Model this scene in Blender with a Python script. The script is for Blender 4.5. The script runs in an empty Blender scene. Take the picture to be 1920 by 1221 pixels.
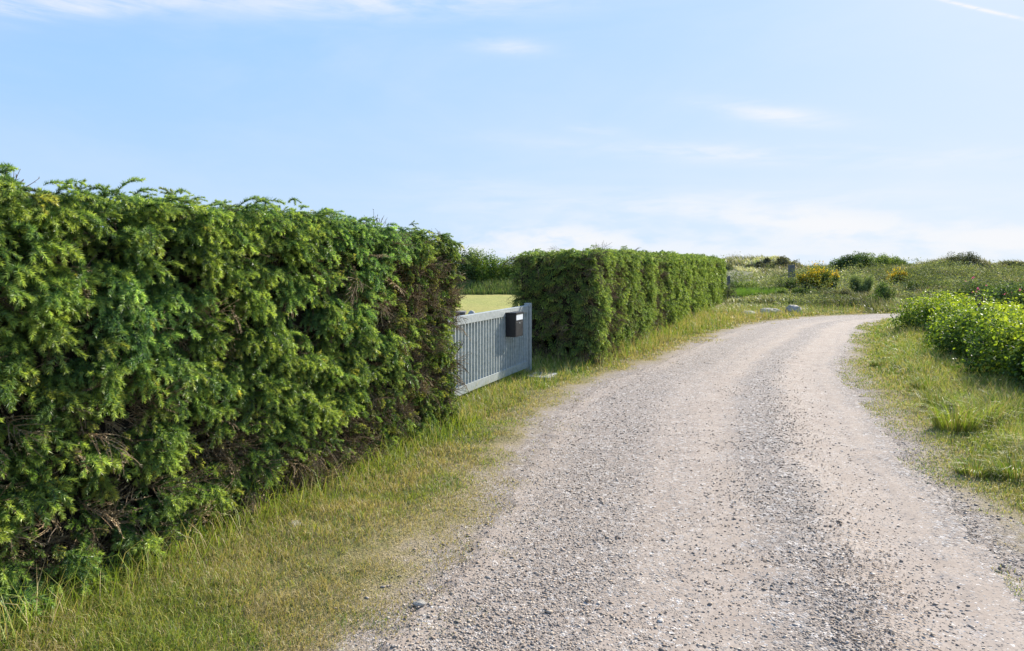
import bpy, bmesh, math, random
import numpy as np
from mathutils import Vector, Matrix

# ------------------------------------------------------------------ camera, sky, sun
scene = bpy.context.scene
C = scene.collection
CAMZ = 1.6
FPX = 1280.0
cam_d = bpy.data.cameras.new('camera'); cam = bpy.data.objects.new('camera', cam_d); C.objects.link(cam)
cam.location = (0, 0, CAMZ); cam.rotation_euler = (math.radians(90), 0, 0)
cam_d.lens = 24; cam_d.sensor_width = 36; cam_d.shift_y = -0.0576
cam_d.clip_start = 0.05; cam_d.clip_end = 5000
scene.camera = cam

SUN_AZ = math.radians(43.0)     # to the right of the view direction (+Y)
SUN_EL = math.radians(30.0)
sdir = Vector((math.sin(SUN_AZ) * math.cos(SUN_EL), math.cos(SUN_AZ) * math.cos(SUN_EL), math.sin(SUN_EL)))
sun_d = bpy.data.lights.new('sun', 'SUN'); sun = bpy.data.objects.new('sun', sun_d); C.objects.link(sun)
sun.rotation_euler = sdir.to_track_quat('Z', 'Y').to_euler()
sun_d.energy = 5.0; sun_d.angle = math.radians(0.5); sun_d.color = (1.0, 0.93, 0.82)
scene.view_settings.view_transform = 'Standard'; scene.view_settings.look = 'None'
scene.view_settings.exposure = 0.95; scene.view_settings.gamma = 1.0
SKY_STRENGTH = 0.15


class NT:
    """small helper for node trees"""
    def __init__(s, tree): s.t = tree; s.n = tree.nodes; s.l = tree.links
    def node(s, typ, **kw):
        nd = s.n.new(typ)
        for k, v in kw.items(): setattr(nd, k, v)
        return nd
    def put(s, sock, v):
        if isinstance(v, bpy.types.NodeSocket): s.l.new(v, sock)
        else: sock.default_value = v
    def math(s, op, a, b=0.0, c=0.0, clamp=False):
        nd = s.node('ShaderNodeMath', operation=op, use_clamp=clamp)
        s.put(nd.inputs[0], a); s.put(nd.inputs[1], b); s.put(nd.inputs[2], c)
        return nd.outputs[0]
    def mix(s, f, a, b, blend='MIX'):
        nd = s.node('ShaderNodeMix', data_type='RGBA', blend_type=blend)
        s.put(nd.inputs[0], f); s.put(nd.inputs[6], a); s.put(nd.inputs[7], b)
        return nd.outputs[2]
    def noise(s, vec, scale, detail=3.0, rough=0.55, dist=0.0):
        nd = s.node('ShaderNodeTexNoise')
        if vec is not None: s.put(nd.inputs['Vector'], vec)
        nd.inputs['Scale'].default_value = scale; nd.inputs['Detail'].default_value = detail
        nd.inputs['Roughness'].default_value = rough; nd.inputs['Distortion'].default_value = dist
        return nd.outputs[0]
    def vor(s, vec, scale, feature='F1', out=0, rnd=1.0):
        nd = s.node('ShaderNodeTexVoronoi', feature=feature)
        s.put(nd.inputs['Vector'], vec); nd.inputs['Scale'].default_value = scale
        nd.inputs['Randomness'].default_value = rnd
        return nd.outputs[out]
    def ramp(s, f, a, b, c=0.0, d=1.0):
        nd = s.node('ShaderNodeMapRange'); nd.clamp = True; nd.interpolation_type = 'SMOOTHSTEP'
        s.put(nd.inputs[0], f); nd.inputs[1].default_value = a; nd.inputs[2].default_value = b
        nd.inputs[3].default_value = c; nd.inputs[4].default_value = d
        return nd.outputs[0]
    def vmul(s, v, xyz):
        nd = s.node('ShaderNodeVectorMath', operation='MULTIPLY'); s.put(nd.inputs[0], v); nd.inputs[1].default_value = xyz
        return nd.outputs[0]


def build_world():
    w = bpy.data.worlds.new('World'); scene.world = w; w.use_nodes = True
    t = NT(w.node_tree); t.n.clear()
    out = t.node('ShaderNodeOutputWorld'); bg = t.node('ShaderNodeBackground')
    sky = t.node('ShaderNodeTexSky', sky_type='NISHITA')
    sky.sun_disc = False; sky.sun_elevation = SUN_EL; sky.sun_rotation = SUN_AZ
    sky.air_density = 1.0; sky.dust_density = 0.6; sky.ozone_density = 2.2; sky.altitude = 0
    tc = t.node('ShaderNodeTexCoord'); sep = t.node('ShaderNodeSeparateXYZ')
    t.l.new(tc.outputs['Generated'], sep.inputs[0])
    x, y, z = sep.outputs
    r = t.math('SQRT', t.math('ADD', t.math('MULTIPLY', x, x), t.math('MULTIPLY', y, y)))
    az = t.math('ARCTAN2', x, y); el = t.math('ARCTAN2', z, r)
    comb = t.node('ShaderNodeCombineXYZ'); t.l.new(az, comb.inputs[0]); t.l.new(el, comb.inputs[1])
    vec = comb.outputs[0]
    wis = t.noise(t.vmul(vec, (5.0, 24.0, 1)), 1.0, 6.0, 0.6, 0.6)
    wis2 = t.noise(t.vmul(vec, (9.0, 60.0, 1)), 1.0, 6.0, 0.65, 0.8)
    puff = t.noise(t.vmul(vec, (9.0, 26.0, 1)), 1.6, 7.0, 0.55, 0.2)
    total = None
    # (u, v, half width, half height, tilt, strength, noise)  in photo angles
    blobs = [(90, 8, 280, 26, 0.02, 1.0, 'w'), (700, -2, 460, 34, 0.0, 0.8, 'w'), (950, 86, 75, 15, -0.1, .55, 'w'),
             (1450, 214, 130, 17, -0.12, .85, 'w'), (1120, 243, 50, 10, -0.08, .4, 'w'), (1500, 292, 480, 18, -0.02, .8, 'w'),
             (900, 345, 120, 14, -0.1, .25, 'w'), (1060, 448, 160, 30, -0.02, 1.0, 'p'), (1560, 425, 300, 40, -0.09, 1.0, 'p'),
             (1300, 390, 480, 34, 0, .7, 'w'), (1890, 452, 150, 36, -0.05, .95, 'p'), (1840, 18, 100, 3.2, -0.235, 1.0, 'c'),
             (1100, 472, 1200, 34, 0, .7, 'p'), (-500, 120, 400, 30, 0.1, .6, 'w'), (2500, 200, 400, 40, -0.1, .6, 'w'), (-300, 420, 500, 40, 0, .6, 'p')]
    for (u, v, hw, hh, tl, st, kind) in blobs:
        a0 = math.atan((u - 960) / FPX); cs = math.cos(a0)
        e0 = math.atan((500 - v) / FPX * cs)
        vp = (500 - v) / FPX; tl = (tl / cs - vp * math.sin(a0)) * math.cos(e0) ** 2
        sa = hw / FPX * cs * cs; se = hh / FPX * cs
        da = t.math('SUBTRACT', az, a0); de = t.math('SUBTRACT', el, e0)
        de = t.math('SUBTRACT', de, t.math('MULTIPLY', da, tl))
        q = t.math('ADD', t.math('POWER', t.math('ABSOLUTE', t.math('DIVIDE', da, sa)), 2.0),
                   t.math('POWER', t.math('ABSOLUTE', t.math('DIVIDE', de, se)), 2.0))
        g = t.math('POWER', 2.718, t.math('MULTIPLY', q, -1.0))
        if kind == 'w': nz = t.ramp(t.math('ADD', t.math('MULTIPLY', wis, .6), t.math('MULTIPLY', wis2, .4)), 0.32, 0.68)
        elif kind == 'p': nz = t.ramp(t.math('ADD', puff, t.math('MULTIPLY', g, .25)), 0.45, 0.78)
        else: nz = t.ramp(t.noise(t.vmul(vec, (60, 260, 1)), 1.0, 3.0), 0.2, 0.5)
        g = t.math('MULTIPLY', t.math('MULTIPLY', g, st), nz)
        total = g if total is None else t.math('ADD', total, t.math('MULTIPLY', g, t.math('SUBTRACT', 1.0, total)))
    veil = t.math('MULTIPLY', t.ramp(t.noise(t.vmul(vec, (2.2, 7.0, 1)), 1.0, 5.0, .6, .5), .35, .75), .16)
    total = t.math('ADD', total, veil, clamp=True)
    bw = t.node('ShaderNodeRGBToBW'); t.l.new(sky.outputs[0], bw.inputs[0])
    k = t.math('DIVIDE', bw.outputs[0], t.math('ADD', bw.outputs[0], 7.0))
    cr = t.node('ShaderNodeValToRGB'); e = cr.color_ramp; q = 1.0 / (1.87 * SKY_STRENGTH) / 6
    e.elements[0].position = .10; e.elements[0].color = (.24 * q, .46 * q, .96 * q, 1)
    e.elements[1].position = .86; e.elements[1].color = (.88 * q, .92 * q, .96 * q, 1)
    for ps, cc in ((.30, (.39, .64, 1.02)), (.48, (.57, .755, 1.0)), (.66, (.73, .845, .98))):
        n = e.elements.new(ps); n.color = (cc[0] * q, cc[1] * q, cc[2] * q, 1)
    t.l.new(k, cr.inputs[0])
    base = t.mix(1.0, cr.outputs[0], (6, 6, 6, 1), 'MULTIPLY')
    col = t.mix(total, base, (3.22, 3.28, 3.4, 1))
    t.l.new(col, bg.inputs[0]); bg.inputs[1].default_value = SKY_STRENGTH
    t.l.new(bg.outputs[0], out.inputs[0])
build_world()

# ------------------------------------------------------------------ helpers
rng = np.random.default_rng(7)


def tag(o, label=None, cat=None, group=None, kind=None):
    if label: o['label'] = label
    if cat: o['category'] = cat
    if group: o['group'] = group
    if kind: o['kind'] = kind
    return o


def thing(name, label, cat, loc=(0, 0, 0), group=None):
    o = bpy.data.objects.new(name, None); C.objects.link(o); o.location = loc
    o.empty_display_size = 0.2
    return tag(o, label, cat, group)


def mesh_obj(name, V, F, mat, parent=None, col=None, attrs=None, smooth=False, uv=None):
    """V (n,3) world coordinates, F (m,3) or (m,4); object keeps world coordinates under an unrotated parent"""
    V = np.asarray(V, dtype=np.float32).reshape(-1, 3); F = np.asarray(F, dtype=np.int32)
    me = bpy.data.meshes.new(name)
    k = F.shape[1]
    me.vertices.add(len(V)); me.loops.add(F.size); me.polygons.add(len(F))
    if parent is not None:
        V = V - np.array(parent.matrix_world.translation if False else parent.location, dtype=np.float32)
    me.vertices.foreach_set('co', V.ravel())
    me.loops.foreach_set('vertex_index', F.ravel())
    me.polygons.foreach_set('loop_start', np.arange(0, F.size, k, dtype=np.int32))
    me.update(calc_edges=True)
    if col is not None:
        a = me.color_attributes.new('Col', 'FLOAT_COLOR', 'POINT')
        c = np.ones((len(V), 4), dtype=np.float32); c[:, :3] = col
        a.data.foreach_set('color', c.ravel())
    if attrs:
        for nm, arr in attrs.items():
            a = me.attributes.new(nm, 'FLOAT', 'POINT'); a.data.foreach_set('value', np.asarray(arr, dtype=np.float32))
    if smooth: me.polygons.foreach_set('use_smooth', np.ones(len(F), dtype=bool))
    me.materials.append(mat)
    o = bpy.data.objects.new(name, me); C.objects.link(o)
    if parent is not None: o.parent = parent
    return o


def bm_obj(name, bm, mat, parent=None, smooth=False):
    me = bpy.data.meshes.new(name)
    bmesh.ops.recalc_face_normals(bm, faces=bm.faces)
    if parent is not None: bmesh.ops.translate(bm, verts=bm.verts, vec=-Vector(parent.location))
    bm.to_mesh(me); bm.free()
    if smooth:
        for p in me.polygons: p.use_smooth = True
    me.materials.append(mat)
    o = bpy.data.objects.new(name, me); C.objects.link(o)
    if parent is not None: o.parent = parent
    return o


def bm_box(bm, c, ax, ay, az, hx, hy, hz, bev=0.0):
    """oriented box, half sizes"""
    M = Matrix((ax * hx, ay * hy, az * hz)).transposed().to_4x4(); M.translation = c
    r = bmesh.ops.create_cube(bm, size=2.0, matrix=M)
    if bev > 0:
        es = list({e for v in r['verts'] for e in v.link_edges})
        bmesh.ops.bevel(bm, geom=es, offset=bev, segments=2, affect='EDGES', profile=0.7)


def _hash(ix, iy, iz):
    h = (ix.astype(np.int64) * 374761393 + iy.astype(np.int64) * 668265263 + iz.astype(np.int64) * 1274126177) & 0xffffffff
    h = ((h ^ (h >> 13)) * 1274126177) & 0xffffffff
    h = h ^ (h >> 16)
    return (h & 0xffffff) / float(0xffffff)


def vnoise(x, y, z=None):
    x = np.asarray(x, float); y = np.asarray(y, float); z = np.zeros_like(x) if z is None else np.asarray(z, float)
    ix, iy, iz = np.floor(x), np.floor(y), np.floor(z)
    fx, fy, fz = x - ix, y - iy, z - iz
    fx = fx * fx * (3 - 2 * fx); fy = fy * fy * (3 - 2 * fy); fz = fz * fz * (3 - 2 * fz)
    r = 0
    for dx in (0, 1):
        for dy in (0, 1):
            for dz in (0, 1):
                wgt = (fx if dx else 1 - fx) * (fy if dy else 1 - fy) * (fz if dz else 1 - fz)
                r = r + wgt * _hash(ix + dx, iy + dy, iz + dz)
    return r


def fbm(x, y, z=None, oct=3):
    r = 0; a = 0.5; tot = 0; f = 1.0
    for i in range(oct):
        r = r + a * vnoise(np.asarray(x) * f + 17 * i, np.asarray(y) * f + 31 * i, None if z is None else np.asarray(z) * f + 7 * i)
        tot += a; a *= .5; f *= 2.03
    return r / tot


def smooth(a, b, x):
    t = np.clip((x - a) / (b - a), 0, 1); return t * t * (3 - 2 * t)


def norm(v): return v / np.maximum(np.linalg.norm(v, axis=-1, keepdims=True), 1e-9)


# ---- terrain
LP = np.array([(-2.4, -4), (-1.2, 0.6), (-.56, 2.84), (-.22, 4.0), (.16, 5.7), (.5, 7.4), (1.3, 9.4), (2.6, 11.6), (4.2, 14.6), (6.4, 18.3), (8.6, 20.7), (11.4, 22.4), (16, 23.4), (30, 24.2), (70, 24.6)])
RP = np.array([(.4, -4), (1.75, 0.8), (2.42, 2.84), (2.8, 4.1), (3.3, 5.6), (3.9, 7.2), (4.55, 9.1), (5.3, 11), (6.75, 13.6), (9.1, 17.8), (11.1, 20.5), (12.8, 21.0), (17, 21.2), (30, 21.7), (70, 22)])


def catmull(P, n):
    P = np.vstack([2 * P[0] - P[1], P, 2 * P[-1] - P[-2]])
    out = []
    for i in range(1, len(P) - 2):
        t = np.linspace(0, 1, n, endpoint=False)[:, None]
        a, b, c, d = P[i - 1], P[i], P[i + 1], P[i + 2]
        out.append(.5 * ((2 * b) + (c - a) * t + (2 * a - 5 * b + 4 * c - d) * t ** 2 + (-a + 3 * b - 3 * c + d) * t ** 3))
    out.append(P[-2][None]); return np.vstack(out)


LC = catmull(LP, 12); RC = catmull(RP, 12)
POLY = np.vstack([LC, RC[::-1]])


def road_dist(x, y):
    """signed distance to the road outline, negative inside"""
    x = np.asarray(x, float).ravel(); y = np.asarray(y, float).ravel()
    d = np.full(x.shape, 1e9); ins = np.zeros(x.shape, bool)
    n = len(POLY)
    for i in range(n):
        a = POLY[i]; b = POLY[(i + 1) % n]; e = b - a
        t = np.clip(((x - a[0]) * e[0] + (y - a[1]) * e[1]) / (e @ e + 1e-12), 0, 1)
        dd = (x - a[0] - t * e[0]) ** 2 + (y - a[1] - t * e[1]) ** 2
        d = np.minimum(d, dd)
        c = ((a[1] > y) != (b[1] > y))
        xi = a[0] + (y - a[1]) / (e[1] if abs(e[1]) > 1e-12 else 1e-12) * e[0]
        ins ^= (c & (x < xi))
    d = np.sqrt(d); return np.where(ins, -d, d)


def hedge_line(y): return 1.35 + .396 * (y - 10.78)


DUNES = [(1340, 70, 3.6, .65), (1400, 74, 2.8, .65), (1455, 70, 2.3, 1.15), (1620, 60, 4.2, .5), (1785, 76, 3.4, 1.05), (1885, 82, 3.4, .7), (2050, 80, 7, .5), (1150, 74, 8, .3), (1250, 78, 5, .3), (2300, 78, 9, .7)]


def terrain(x, y):
    x = np.asarray(x, float); y = np.asarray(y, float)
    rise = np.interp(y, [24.5, 28, 32, 36, 42, 50, 60, 75, 90, 140, 400], [0, .1, .28, .42, .57, .72, .86, .98, .85, .6, 0.0])
    side = smooth(0, 5, x - hedge_line(np.minimum(y, 46)))
    lawnrise = np.interp(y, [44, 60, 80, 120, 300], [0, .4, 1.2, .8, 0])
    z = rise * side + lawnrise * (1 - side)
    z = z * np.where(x > 60, np.exp(-((x - 60) / 120) ** 2), 1)
    for (u, Y, s, h) in DUNES:
        X = (u - 960) / FPX * Y
        z = z + h * np.exp(-(((x - X) / s) ** 2 + ((y - Y) / (s * 1.6)) ** 2))
    rough = smooth(25, 40, y) * side
    z = z + rough * ((fbm(x * .25, y * .25) - .5) * .7 + (fbm(x * .9 + 9, y * .9) - .5) * .25)
    return z


def micro(x, y, e):
    """small relief of the verges, nothing on the road"""
    g = smooth(0.0, .5, e)
    return g * ((fbm(x * 2.1, y * 2.1) - .35) * .07)


def P(u, Y): return (u - 960) / FPX * Y

# ------------------------------------------------------------------ materials


def new_mat(name):
    m = bpy.data.materials.new(name); m.use_nodes = True
    t = NT(m.node_tree); t.n.clear()
    out = t.node('ShaderNodeOutputMaterial')
    return m, t, out


def leaf_mat(name, trans=0.3, rough=0.5, spec=0.4, tint=(1.25, 1.25, .7)):
    m, t, out = new_mat(name)
    at = t.node('ShaderNodeAttribute', attribute_name='Col')
    p = t.node('ShaderNodeBsdfPrincipled'); t.l.new(at.outputs[0], p.inputs['Base Color'])
    p.inputs['Roughness'].default_value = rough; p.inputs['Specular IOR Level'].default_value = spec
    tr = t.node('ShaderNodeBsdfTranslucent')
    c = t.mix(1.0, at.outputs[0], (*tint, 1), 'MULTIPLY'); t.l.new(c, tr.inputs[0])
    mx = t.node('ShaderNodeMixShader'); mx.inputs[0].default_value = trans
    t.l.new(p.outputs[0], mx.inputs[1]); t.l.new(tr.outputs[0], mx.inputs[2]); t.l.new(mx.outputs[0], out.inputs[0])
    return m


def plain_mat(name, c1, c2, scale=8, rough=.8, bump=.3, metallic=0.0, bscale=None, spec=.4):
    m, t, out = new_mat(name)
    tc = t.node('ShaderNodeTexCoord'); v = tc.outputs['Object']
    p = t.node('ShaderNodeBsdfPrincipled')
    n = t.ramp(t.noise(v, scale, 6, .65), .3, .7)
    t.l.new(t.mix(n, (*c1, 1), (*c2, 1)), p.inputs['Base Color'])
    p.inputs['Roughness'].default_value = rough; p.inputs['Metallic'].default_value = metallic
    p.inputs['Specular IOR Level'].default_value = spec
    b = t.node('ShaderNodeBump'); b.inputs['Strength'].default_value = bump; b.inputs['Distance'].default_value = .01
    t.l.new(t.noise(v, bscale or scale * 5, 6, .7), b.inputs['Height']); t.l.new(b.outputs[0], p.inputs['Normal'])
    t.l.new(p.outputs[0], out.inputs[0])
    return m


def gravel_nodes(t, lat=None):
    """colour and height of the gravel; lat = lateral position 0..1 across the road or None"""
    geo = t.node('ShaderNodeNewGeometry'); v = geo.outputs['Position']
    cell = t.vor(v, 95.0, 'F1', 1); d1 = t.vor(v, 95.0, 'F1', 0)
    cell2 = t.vor(v, 42.0, 'F1', 1); d2 = t.vor(v, 42.0, 'F1', 0)
    sep = t.node('ShaderNodeSeparateColor'); t.l.new(cell, sep.inputs[0])
    sep2 = t.node('ShaderNodeSeparateColor'); t.l.new(cell2, sep2.inputs[0])
    big = t.noise(v, .55, 4, .6); mid = t.noise(v, 3.2, 5, .65); fine = t.noise(v, 30, 4, .7)
    dust = t.mix(t.ramp(mid, .35, .7), (.34, .275, .222, 1), (.41, .34, .28, 1))
    dust = t.mix(t.math('MULTIPLY', t.ramp(fine, .35, .7), .5), dust, (.27, .215, .172, 1))
    st = t.node('ShaderNodeValToRGB'); cr = st.color_ramp
    cr.elements[0].position = 0; cr.elements[0].color = (.13, .11, .095, 1)
    cr.elements[1].position = 1; cr.elements[1].color = (.50, .44, .385, 1)
    for ps, cc in ((.25, (.22, .19, .17, 1)), (.55, (.30, .25, .205, 1)), (.85, (.38, .32, .27, 1))):
        e = cr.elements.new(ps); e.color = cc
    t.l.new(sep.outputs[0], st.inputs[0])
    st2 = t.node('ShaderNodeValToRGB'); cr = st2.color_ramp
    cr.elements[0].position = 0; cr.elements[0].color = (.13, .12, .115, 1)
    cr.elements[1].position = 1; cr.elements[1].color = (.6, .55, .5, 1)
    t.l.new(sep2.outputs[1], st2.inputs[0])
    stone = t.mix(t.ramp(sep2.outputs[2], .55, .6), st.outputs[0], st2.outputs[0])
    if lat is not None:
        wob = t.math('ADD', lat, t.math('MULTIPLY', t.math('SUBTRACT', big, .5), .22))
        wob = t.math('ADD', wob, t.math('MULTIPLY', t.math('SUBTRACT', mid, .5), .10))
        def band(c, w, a):
            return t.math('MULTIPLY', t.ramp(t.math('ABSOLUTE', t.math('SUBTRACT', wob, c)), w, w * .25), a)
        coarse = t.math('ADD', t.math('ADD', band(.63, .13, .72), band(.2, .22, .62)), t.math('ADD', band(1.0, .11, .6), band(.40, .07, .3)), clamp=True)
    else:
        coarse = t.ramp(big, .35, .65, .25, .7); 
    cov = t.ramp(t.math('ADD', t.math('MULTIPLY', sep.outputs[2], .55), t.math('MULTIPLY', mid, .45)), .42, .5)
    covc = t.math('ADD', t.math('MULTIPLY', coarse, .75), .2, clamp=True)
    f = t.math('MULTIPLY', t.ramp(t.math('SUBTRACT', t.math('ADD', sep.outputs[2], t.math('MULTIPLY', t.math('SUBTRACT', mid, .5), .6)), t.math('SUBTRACT', 1.0, covc)), -.06, .06), 1.0)
    col = t.mix(f, dust, stone)
    dark = t.math('MULTIPLY', coarse, .30)
    col = t.mix(dark, col, (.18, .15, .13, 1))
    h = t.math('ADD', t.math('MULTIPLY', t.math('MULTIPLY', t.math('SUBTRACT', .6, d1), f), 1.0), t.math('MULTIPLY', fine, .5))
    h = t.math('ADD', h, t.math('MULTIPLY', mid, .6))
    return col, h, v


def road_mat():
    m, t, out = new_mat('gravel')
    at = t.node('ShaderNodeAttribute', attribute_name='lat')
    col, h, v = gravel_nodes(t, at.outputs['Fac'])
    p = t.node('ShaderNodeBsdfPrincipled'); p.inputs['Roughness'].default_value = .95; p.inputs['Specular IOR Level'].default_value = .2
    b = t.node('ShaderNodeBump'); b.inputs['Strength'].default_value = .8; b.inputs['Distance'].default_value = .008
    t.l.new(h, b.inputs['Height']); t.l.new(b.outputs[0], p.inputs['Normal']); t.l.new(col, p.inputs['Base Color'])
    t.l.new(p.outputs[0], out.inputs[0]); return m


def ground_mat():
    m, t, out = new_mat('soil_and_turf')
    ed = t.node('ShaderNodeAttribute', attribute_name='edge').outputs['Fac']
    du = t.node('ShaderNodeAttribute', attribute_name='dune').outputs['Fac']
    la = t.node('ShaderNodeAttribute', attribute_name='lawn').outputs['Fac']
    gcol, h, v = gravel_nodes(t, None)
    n1 = t.noise(v, 1.3, 5, .65); n2 = t.noise(v, 9, 6, .7); n3 = t.noise(v, 60, 5, .75); n4 = t.noise(v, .22, 5, .6)
    turf = t.mix(t.ramp(n1, .35, .65), (.13, .15, .04, 1), (.25, .21, .085, 1))
    turf = t.mix(t.ramp(n2, .35, .7), turf, (.26, .215, .10, 1))
    turf = t.mix(t.math('MULTIPLY', t.ramp(n3, .45, .6), .6), turf, (.05, .05, .02, 1))
    lawn = t.mix(t.ramp(n4, .35, .65), (.37, .33, .10, 1), (.31, .31, .085, 1))
    lawn = t.mix(t.math('MULTIPLY', t.ramp(n2, .3, .7), .25), lawn, (.24, .26, .07, 1))
    mow = t.noise(t.vmul(v, (.25, 2.2, 1)), 1.0, 4, .6)
    lawn = t.mix(t.math('MULTIPLY', t.ramp(mow, .4, .65), .45), lawn, (.27, .27, .085, 1))
    turf = t.mix(la, turf, lawn)
    dune = t.mix(t.ramp(n4, .35, .6), (.10, .125, .04, 1), (.20, .19, .10, 1))
    dune = t.mix(t.ramp(n1, .45, .7), dune, (.27, .25, .16, 1))
    dune = t.mix(t.math('MULTIPLY', t.ramp(n2, .4, .6), .4), dune, (.05, .07, .025, 1))
    turf = t.mix(du, turf, dune)
    k = t.math('ADD', ed, t.math('MULTIPLY', t.math('SUBTRACT', n1, .5), -.9))
    k = t.math('ADD', k, t.math('MULTIPLY', t.math('SUBTRACT', n2, .5), -.6))
    f = t.ramp(k, .0, .35)
    straw = t.mix(t.ramp(n3, .4, .6), (.36, .29, .17, 1), (.22, .18, .09, 1))
    f2 = t.ramp(k, .1, .75)
    col = t.mix(f, gcol, t.mix(f2, straw, turf))
    p = t.node('ShaderNodeBsdfPrincipled'); p.inputs['Roughness'].default_value = .95; p.inputs['Specular IOR Level'].default_value = .15
    b = t.node('ShaderNodeBump'); b.inputs['Strength'].default_value = .9; b.inputs['Distance'].default_value = .012
    t.l.new(t.math('ADD', h, t.math('MULTIPLY', n3, .8)), b.inputs['Height']); t.l.new(b.outputs[0], p.inputs['Normal'])
    t.l.new(col, p.inputs['Base Color']); t.l.new(p.outputs[0], out.inputs[0]); return m


def steel_mat():
    m, t, out = new_mat('galvanised_steel')
    tc = t.node('ShaderNodeTexCoord'); v = tc.outputs['Object']
    sp = t.vor(v, 34.0, 'F1', 1); s = t.node('ShaderNodeSeparateColor'); t.l.new(sp, s.inputs[0])
    n = t.noise(t.vmul(v, (3, 3, 9)), 2.0, 6, .65)
    c = t.mix(s.outputs[0], (.32, .355, .35, 1), (.42, .45, .445, 1))
    c = t.mix(t.ramp(n, .4, .75, 0, .6), c, (.25, .275, .26, 1))
    p = t.node('ShaderNodeBsdfPrincipled'); t.l.new(c, p.inputs['Base Color'])
    p.inputs['Metallic'].default_value = .25; t.l.new(t.ramp(n, .3, .7, .42, .62), p.inputs['Roughness'])
    t.l.new(p.outputs[0], out.inputs[0]); return m


M_ground = ground_mat(); M_road = road_mat(); M_steel = steel_mat()
M_needle = leaf_mat('spruce_needles', .40, .42, .5, (1.25, 1.25, .6))
M_twig = leaf_mat('dead_twigs', .08, .8, .2, (1.1, 1.0, .9))
M_grass = leaf_mat('grass_blades', .35, .5, .35, (1.2, 1.25, .6))
M_leaf = leaf_mat('glossy_leaves', .42, .55, .2, (1.4, 1.4, .45))
M_leaf_dull = leaf_mat('dull_leaves', .32, .75, .12, (1.3, 1.35, .6))
M_petal = leaf_mat('petals', .4, .6, .2, (1.1, 1.0, 1.0))
M_stone = leaf_mat('gravel_stones', 0.0, .85, .3)
M_wood = plain_mat('bark', (.07, .05, .035), (.14, .11, .08), 20, .9, .6)
M_core = plain_mat('inner_twigs_and_shade', (.012, .009, .006), (.035, .026, .016), 25, 1.0, 1.0)  # dead hedge interior, near black: the shade in the gaps is in its colour
M_black = plain_mat('black_powder_coat', (.012, .013, .017), (.017, .018, .022), 30, .45, .05)
M_plate = plain_mat('white_label_plate', (.62, .66, .70), (.72, .75, .78), 30, .35, .02)
M_boulder = plain_mat('granite', (.20, .18, .15), (.46, .42, .36), 9, .85, .6)
M_grey = plain_mat('weathered_grey_wood', (.09, .09, .085), (.17, .165, .16), 14, .8, .4)
M_concrete = plain_mat('concrete', (.30, .30, .29), (.42, .42, .40), 12, .9, .3)
M_sand = plain_mat('dune_sand', (.52, .46, .36), (.62, .56, .45), 3, 1.0, .4)

# ------------------------------------------------------------------ ground and road


def axis(a, b, steps):
    """graded 1D grid: list of (limit, step)"""
    out = [a]; x = a
    for lim, st in steps:
        while x < lim - 1e-6:
            x = min(x + st, lim); out.append(x)
    return np.array(out)


def build_ground():
    xs = axis(-900, 900, [(-300, 100), (-100, 25), (-30, 5), (-12, 1), (-4, .25), (8, .1), (16, .25), (60, .6), (100, 3), (300, 20), (900, 100)])
    ys = axis(-300, 2500, [(-40, 40), (-8, 4), (0, .5), (14, .1), (26, .25), (95, .6), (160, 6), (500, 40), (2500, 200)])
    X, Y = np.meshgrid(xs, ys); x = X.ravel(); y = Y.ravel()
    e = np.full(x.shape, 5.0); near = (np.abs(x) < 80) & (y > -20) & (y < 40)
    e[near] = road_dist(x[near], y[near])
    z = terrain(x, y) + micro(x, y, e) - (1 - smooth(-.36, -.15, e)) * .02
    nx, ny = len(xs), len(ys)
    i = np.arange(nx * ny).reshape(ny, nx)
    F = np.stack([i[:-1, :-1], i[:-1, 1:], i[1:, 1:], i[1:, :-1]], -1).reshape(-1, 4)
    side = smooth(0, 4, x - hedge_line(np.minimum(y, 46)))
    dune = np.maximum(smooth(23.5, 26, y) * side, smooth(42, 46, y))
    lawn = (1 - smooth(-.8, 0, x - hedge_line(y) - 0.4)) * smooth(8.5, 10, y) * (1 - smooth(38, 40, y))
    o = mesh_obj('ground', np.stack([x, y, z], 1), F, M_ground, attrs={'edge': e, 'dune': dune, 'lawn': lawn}, smooth=True)
    tag(o, 'grassy ground with mown lawn, verges and rising dunes', 'ground', kind='structure')


def road_surface_z(t, s, x, y):
    rut = -.022 * np.exp(-((t - .83) / .08) ** 2) - .018 * np.exp(-((t - .45) / .09) ** 2) + .008 * np.exp(-((t - .64) / .08) ** 2)
    return .004 + rut + (fbm(x * 3, y * 3) - .5) * .012


def build_road():
    nt = 61
    L = catmull(LP, 60); R = catmull(RP, 60)
    t = np.linspace(0, 1, nt)
    rag = (fbm(np.arange(len(L)) * .13, np.zeros(len(L)), oct=4) - .5) * .2
    rag2 = (fbm(np.arange(len(L)) * .13 + 50, np.ones(len(L)) * 3, oct=4) - .5) * .25
    d = norm(R - L)
    L2 = L + d * rag[:, None]; R2 = R + d * rag2[:, None]
    pts = L2[:, None, :] * (1 - t)[None, :, None] + R2[:, None, :] * t[None, :, None]
    x = pts[..., 0].ravel(); y = pts[..., 1].ravel(); tt = np.tile(t, len(L))
    z = np.maximum(road_surface_z(tt, 0, x, y), -.012) + .004
    edge = np.minimum(tt, 1 - tt)
    z = np.where(edge < .13, np.maximum(z, .003), z) - .03 * (1 - smooth(0, .022, edge))
    i = np.arange(len(x)).reshape(len(L), nt)
    F = np.stack([i[:-1, :-1], i[:-1, 1:], i[1:, 1:], i[1:, :-1]], -1).reshape(-1, 4)
    o = mesh_obj('gravel_road', np.stack([x, y, z], 1), F, M_road, attrs={'lat': tt}, smooth=True)
    tag(o, 'light gravel road curving to the right between the hedges', 'road', kind='structure')


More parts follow.
